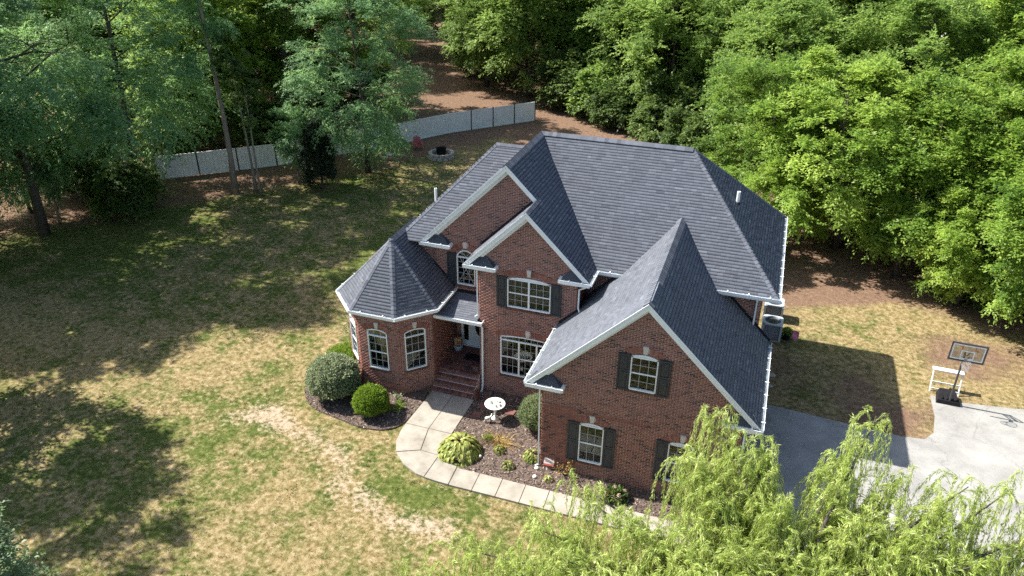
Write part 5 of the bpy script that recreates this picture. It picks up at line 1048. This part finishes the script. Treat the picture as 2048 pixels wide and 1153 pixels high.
# ------------------------------------------------------------------ fence, fire pit, chair
def fence():
    root = tag(empty('vinyl_fence', (-25, 31, 0)), 'long pale vinyl panel fence between the lawn and the wood', 'fence'); A = Vector((-40.5, 15.6, 0)); pts = [(-35.9, 20.3), (-29.5, 25.9), (-23.5, 33.4), (-20.3, 38.3), (-14.4, 44.6)]
    pos = []; 
    for a, b in zip(pts, pts[1:]):
        a = Vector((*a, 0)); b = Vector((*b, 0)); n = max(1, round((b - a).length / 2.45))
        for i in range(n): pos.append(a.lerp(b, i / n))
    pos.append(Vector((*pts[-1], 0)))
    off = Vector((-25, 31, 0)); rd = random.Random(3)
    for i, p in enumerate(pos):
        MB().lathe([(.055, 0), (.055, 1.8), (.07, 1.81), (.005, 1.88)], 4).build('post', M['vinyl'] if rd.random() < .3 else M['metal'], root, loc=p - off)
    for a, b in zip(pos, pos[1:]):
        d = (b - a); L = d.length; ang = math.atan2(d.y, d.x); m = MB()
        for z in (.04, 1.66): MB().box((.05, -.03, z), (L - .05, .03, z + .12)).build('rail', M['vinyl'], root, loc=a - off, rz=ang)
        nb = 10; w = (L - .1) / nb
        for k in range(nb):
            key = round(w, 2)
            if key not in pk: pk[key] = MB().box((0, -.011, .16), (key - .006, .011, 1.66)).mesh('picket', M['vinyl'])
            link('picket', pk[key], root, (a - off) + d.normalized() * (.05 + k * w), ang)
pk = {}
fence()
def firepit():
    root = tag(empty('fire_pit', (-18.4, 32.3, 0)), 'round stone fire pit with a black metal bowl in the shaded back yard', 'fire pit'); rd = random.Random(6)
    for ring, (R, n, z) in enumerate(((.95, 15, 0), (.9, 14, .2))):
        for k in range(n):
            a = 6.283 * (k + .5 * ring) / n; w = 6.283 * R / n * .94; d = .34; h = .2; m = MB(); j = lambda: rd.uniform(-.02, .02)
            m.hexa([(-d / 2 + j(), -w / 2 + j(), 0), (d / 2 + j(), -w / 2 + j(), 0), (d / 2 + j(), w / 2 + j(), 0), (-d / 2 + j(), w / 2 + j(), 0)], [(-d / 2 + .03, -w / 2 + .02 + j(), h), (d / 2 - .03, -w / 2 + .02, h + j()), (d / 2 - .03, w / 2 - .02, h), (-d / 2 + .03, w / 2 - .02, h + j())]); m.build('stone', M['rock'], root, loc=(math.cos(a) * R, math.sin(a) * R, z), rz=a)
    MB().lathe([(.3, .05), (.36, .1), (.4, .72), (.44, .74), (.38, .72), (.34, .3), (.01, .28)], 18).build('fire_bowl', M['rubber'], root, True)
    MB().lathe([(.8, 0), (.8, .06)], 16).build('ash_bed', M['rock'], root)
firepit()
def adirondack():
    root = tag(empty('lawn_chair', (-21.0, 33.3, 0), .5), 'red slatted lawn chair beside the fire pit in front of the fence', 'chair'); 
    for i in range(5): x = -.26 + i * .11; h = 1.0 - abs(i - 2) * .06; m = MB(); m.hexa([(x, .28, .3), (x + .1, .28, .3), (x + .1, .31, .3), (x, .31, .3)], [(x * 1.15, .62, h), (x * 1.15 + .11, .62, h), (x * 1.15 + .11, .65, h), (x * 1.15, .65, h)]); m.build('back_slat', M['red'], root)
    for i in range(5): y = -.28 + i * .115; m = MB(); m.box((-.28, y, .38 - i * .02), (.28, y + .1, .4 - i * .02)); m.build('seat_slat', M['red'], root)
    for s_ in (-1, 1):
        m = MB(); m.box((s_ * .36 - .07, -.35, .56), (s_ * .36 + .07, .42, .585)); m.build('arm', M['red'], root); m = MB(); m.box((s_ * .31 - .02, -.32, 0), (s_ * .31 + .02, -.22, .56)); m.build('leg', M['red'], root); m = MB(); m.hexa([(s_ * .31 - .02, .25, 0), (s_ * .31 + .02, .25, 0), (s_ * .31 + .02, .35, 0), (s_ * .31 - .02, .35, 0)], [(s_ * .31 - .02, .3, .56), (s_ * .31 + .02, .3, .56), (s_ * .31 + .02, .4, .56), (s_ * .31 - .02, .4, .56)]); m.build('leg', M['red'], root)
adirondack()
def sidetable():
    root = tag(empty('side_table', (-21.9, 30.2, 0), .4), 'small grey outdoor table left of the red chair', 'table'); MB().box((-.32, -.25, .42), (.32, .25, .47)).build('table_top', M['steel'], root)
    for a in (-.27, .25):
        for b in (-.2, .18): MB().box((a, b, 0), (a + .04, b + .04, .42)).build('leg', M['steel'], root)
sidetable()
# ------------------------------------------------------------------ neighbour houses glimpsed through the trees
def neighbour(x, y, rz, L, D, H, label):
    root = tag(empty('neighbour_house', (x, y, 0), rz), label, 'house', 'neighbouring houses'); w = MB(); w.box((-L / 2, -D / 2, 0), (L / 2, D / 2, H)); w.build('wall', M['siding'], root); r = MB(); r.tint = .5; o = .4
    r.hexa([(-L / 2 - o, -D / 2 - o, H), (L / 2 + o, -D / 2 - o, H), (L / 2 + o, D / 2 + o, H), (-L / 2 - o, D / 2 + o, H)], [(-L / 2 - o, -.05, H + D * .32), (L / 2 + o, -.05, H + D * .32), (L / 2 + o, .05, H + D * .32), (-L / 2 - o, .05, H + D * .32)]); r.build('roof', M['shingle'], root)
    for k in range(4):
        for z in (1.0, 3.8): a = -L / 2 + L * (k + .5) / 4; f = MB(); f.box((a - .6, -D / 2 - .05, z), (a + .6, -D / 2 + .02, z + 1.5)); wi = f.build('window', M['white'], root); MB().box((a - .5, -D / 2 - .07, z + .1), (a + .5, -D / 2 - .051, z + 1.4)).build('pane', plain('far_pane', (.03, .04, .05), .1, .5), wi)
neighbour(31, 96, .35, 16, 9, 6, 'white neighbour house glimpsed through the trees at the upper right'); neighbour(-72, 74, .5, 13, 8, 5.5, 'white neighbour house glimpsed through the trees at the upper left')
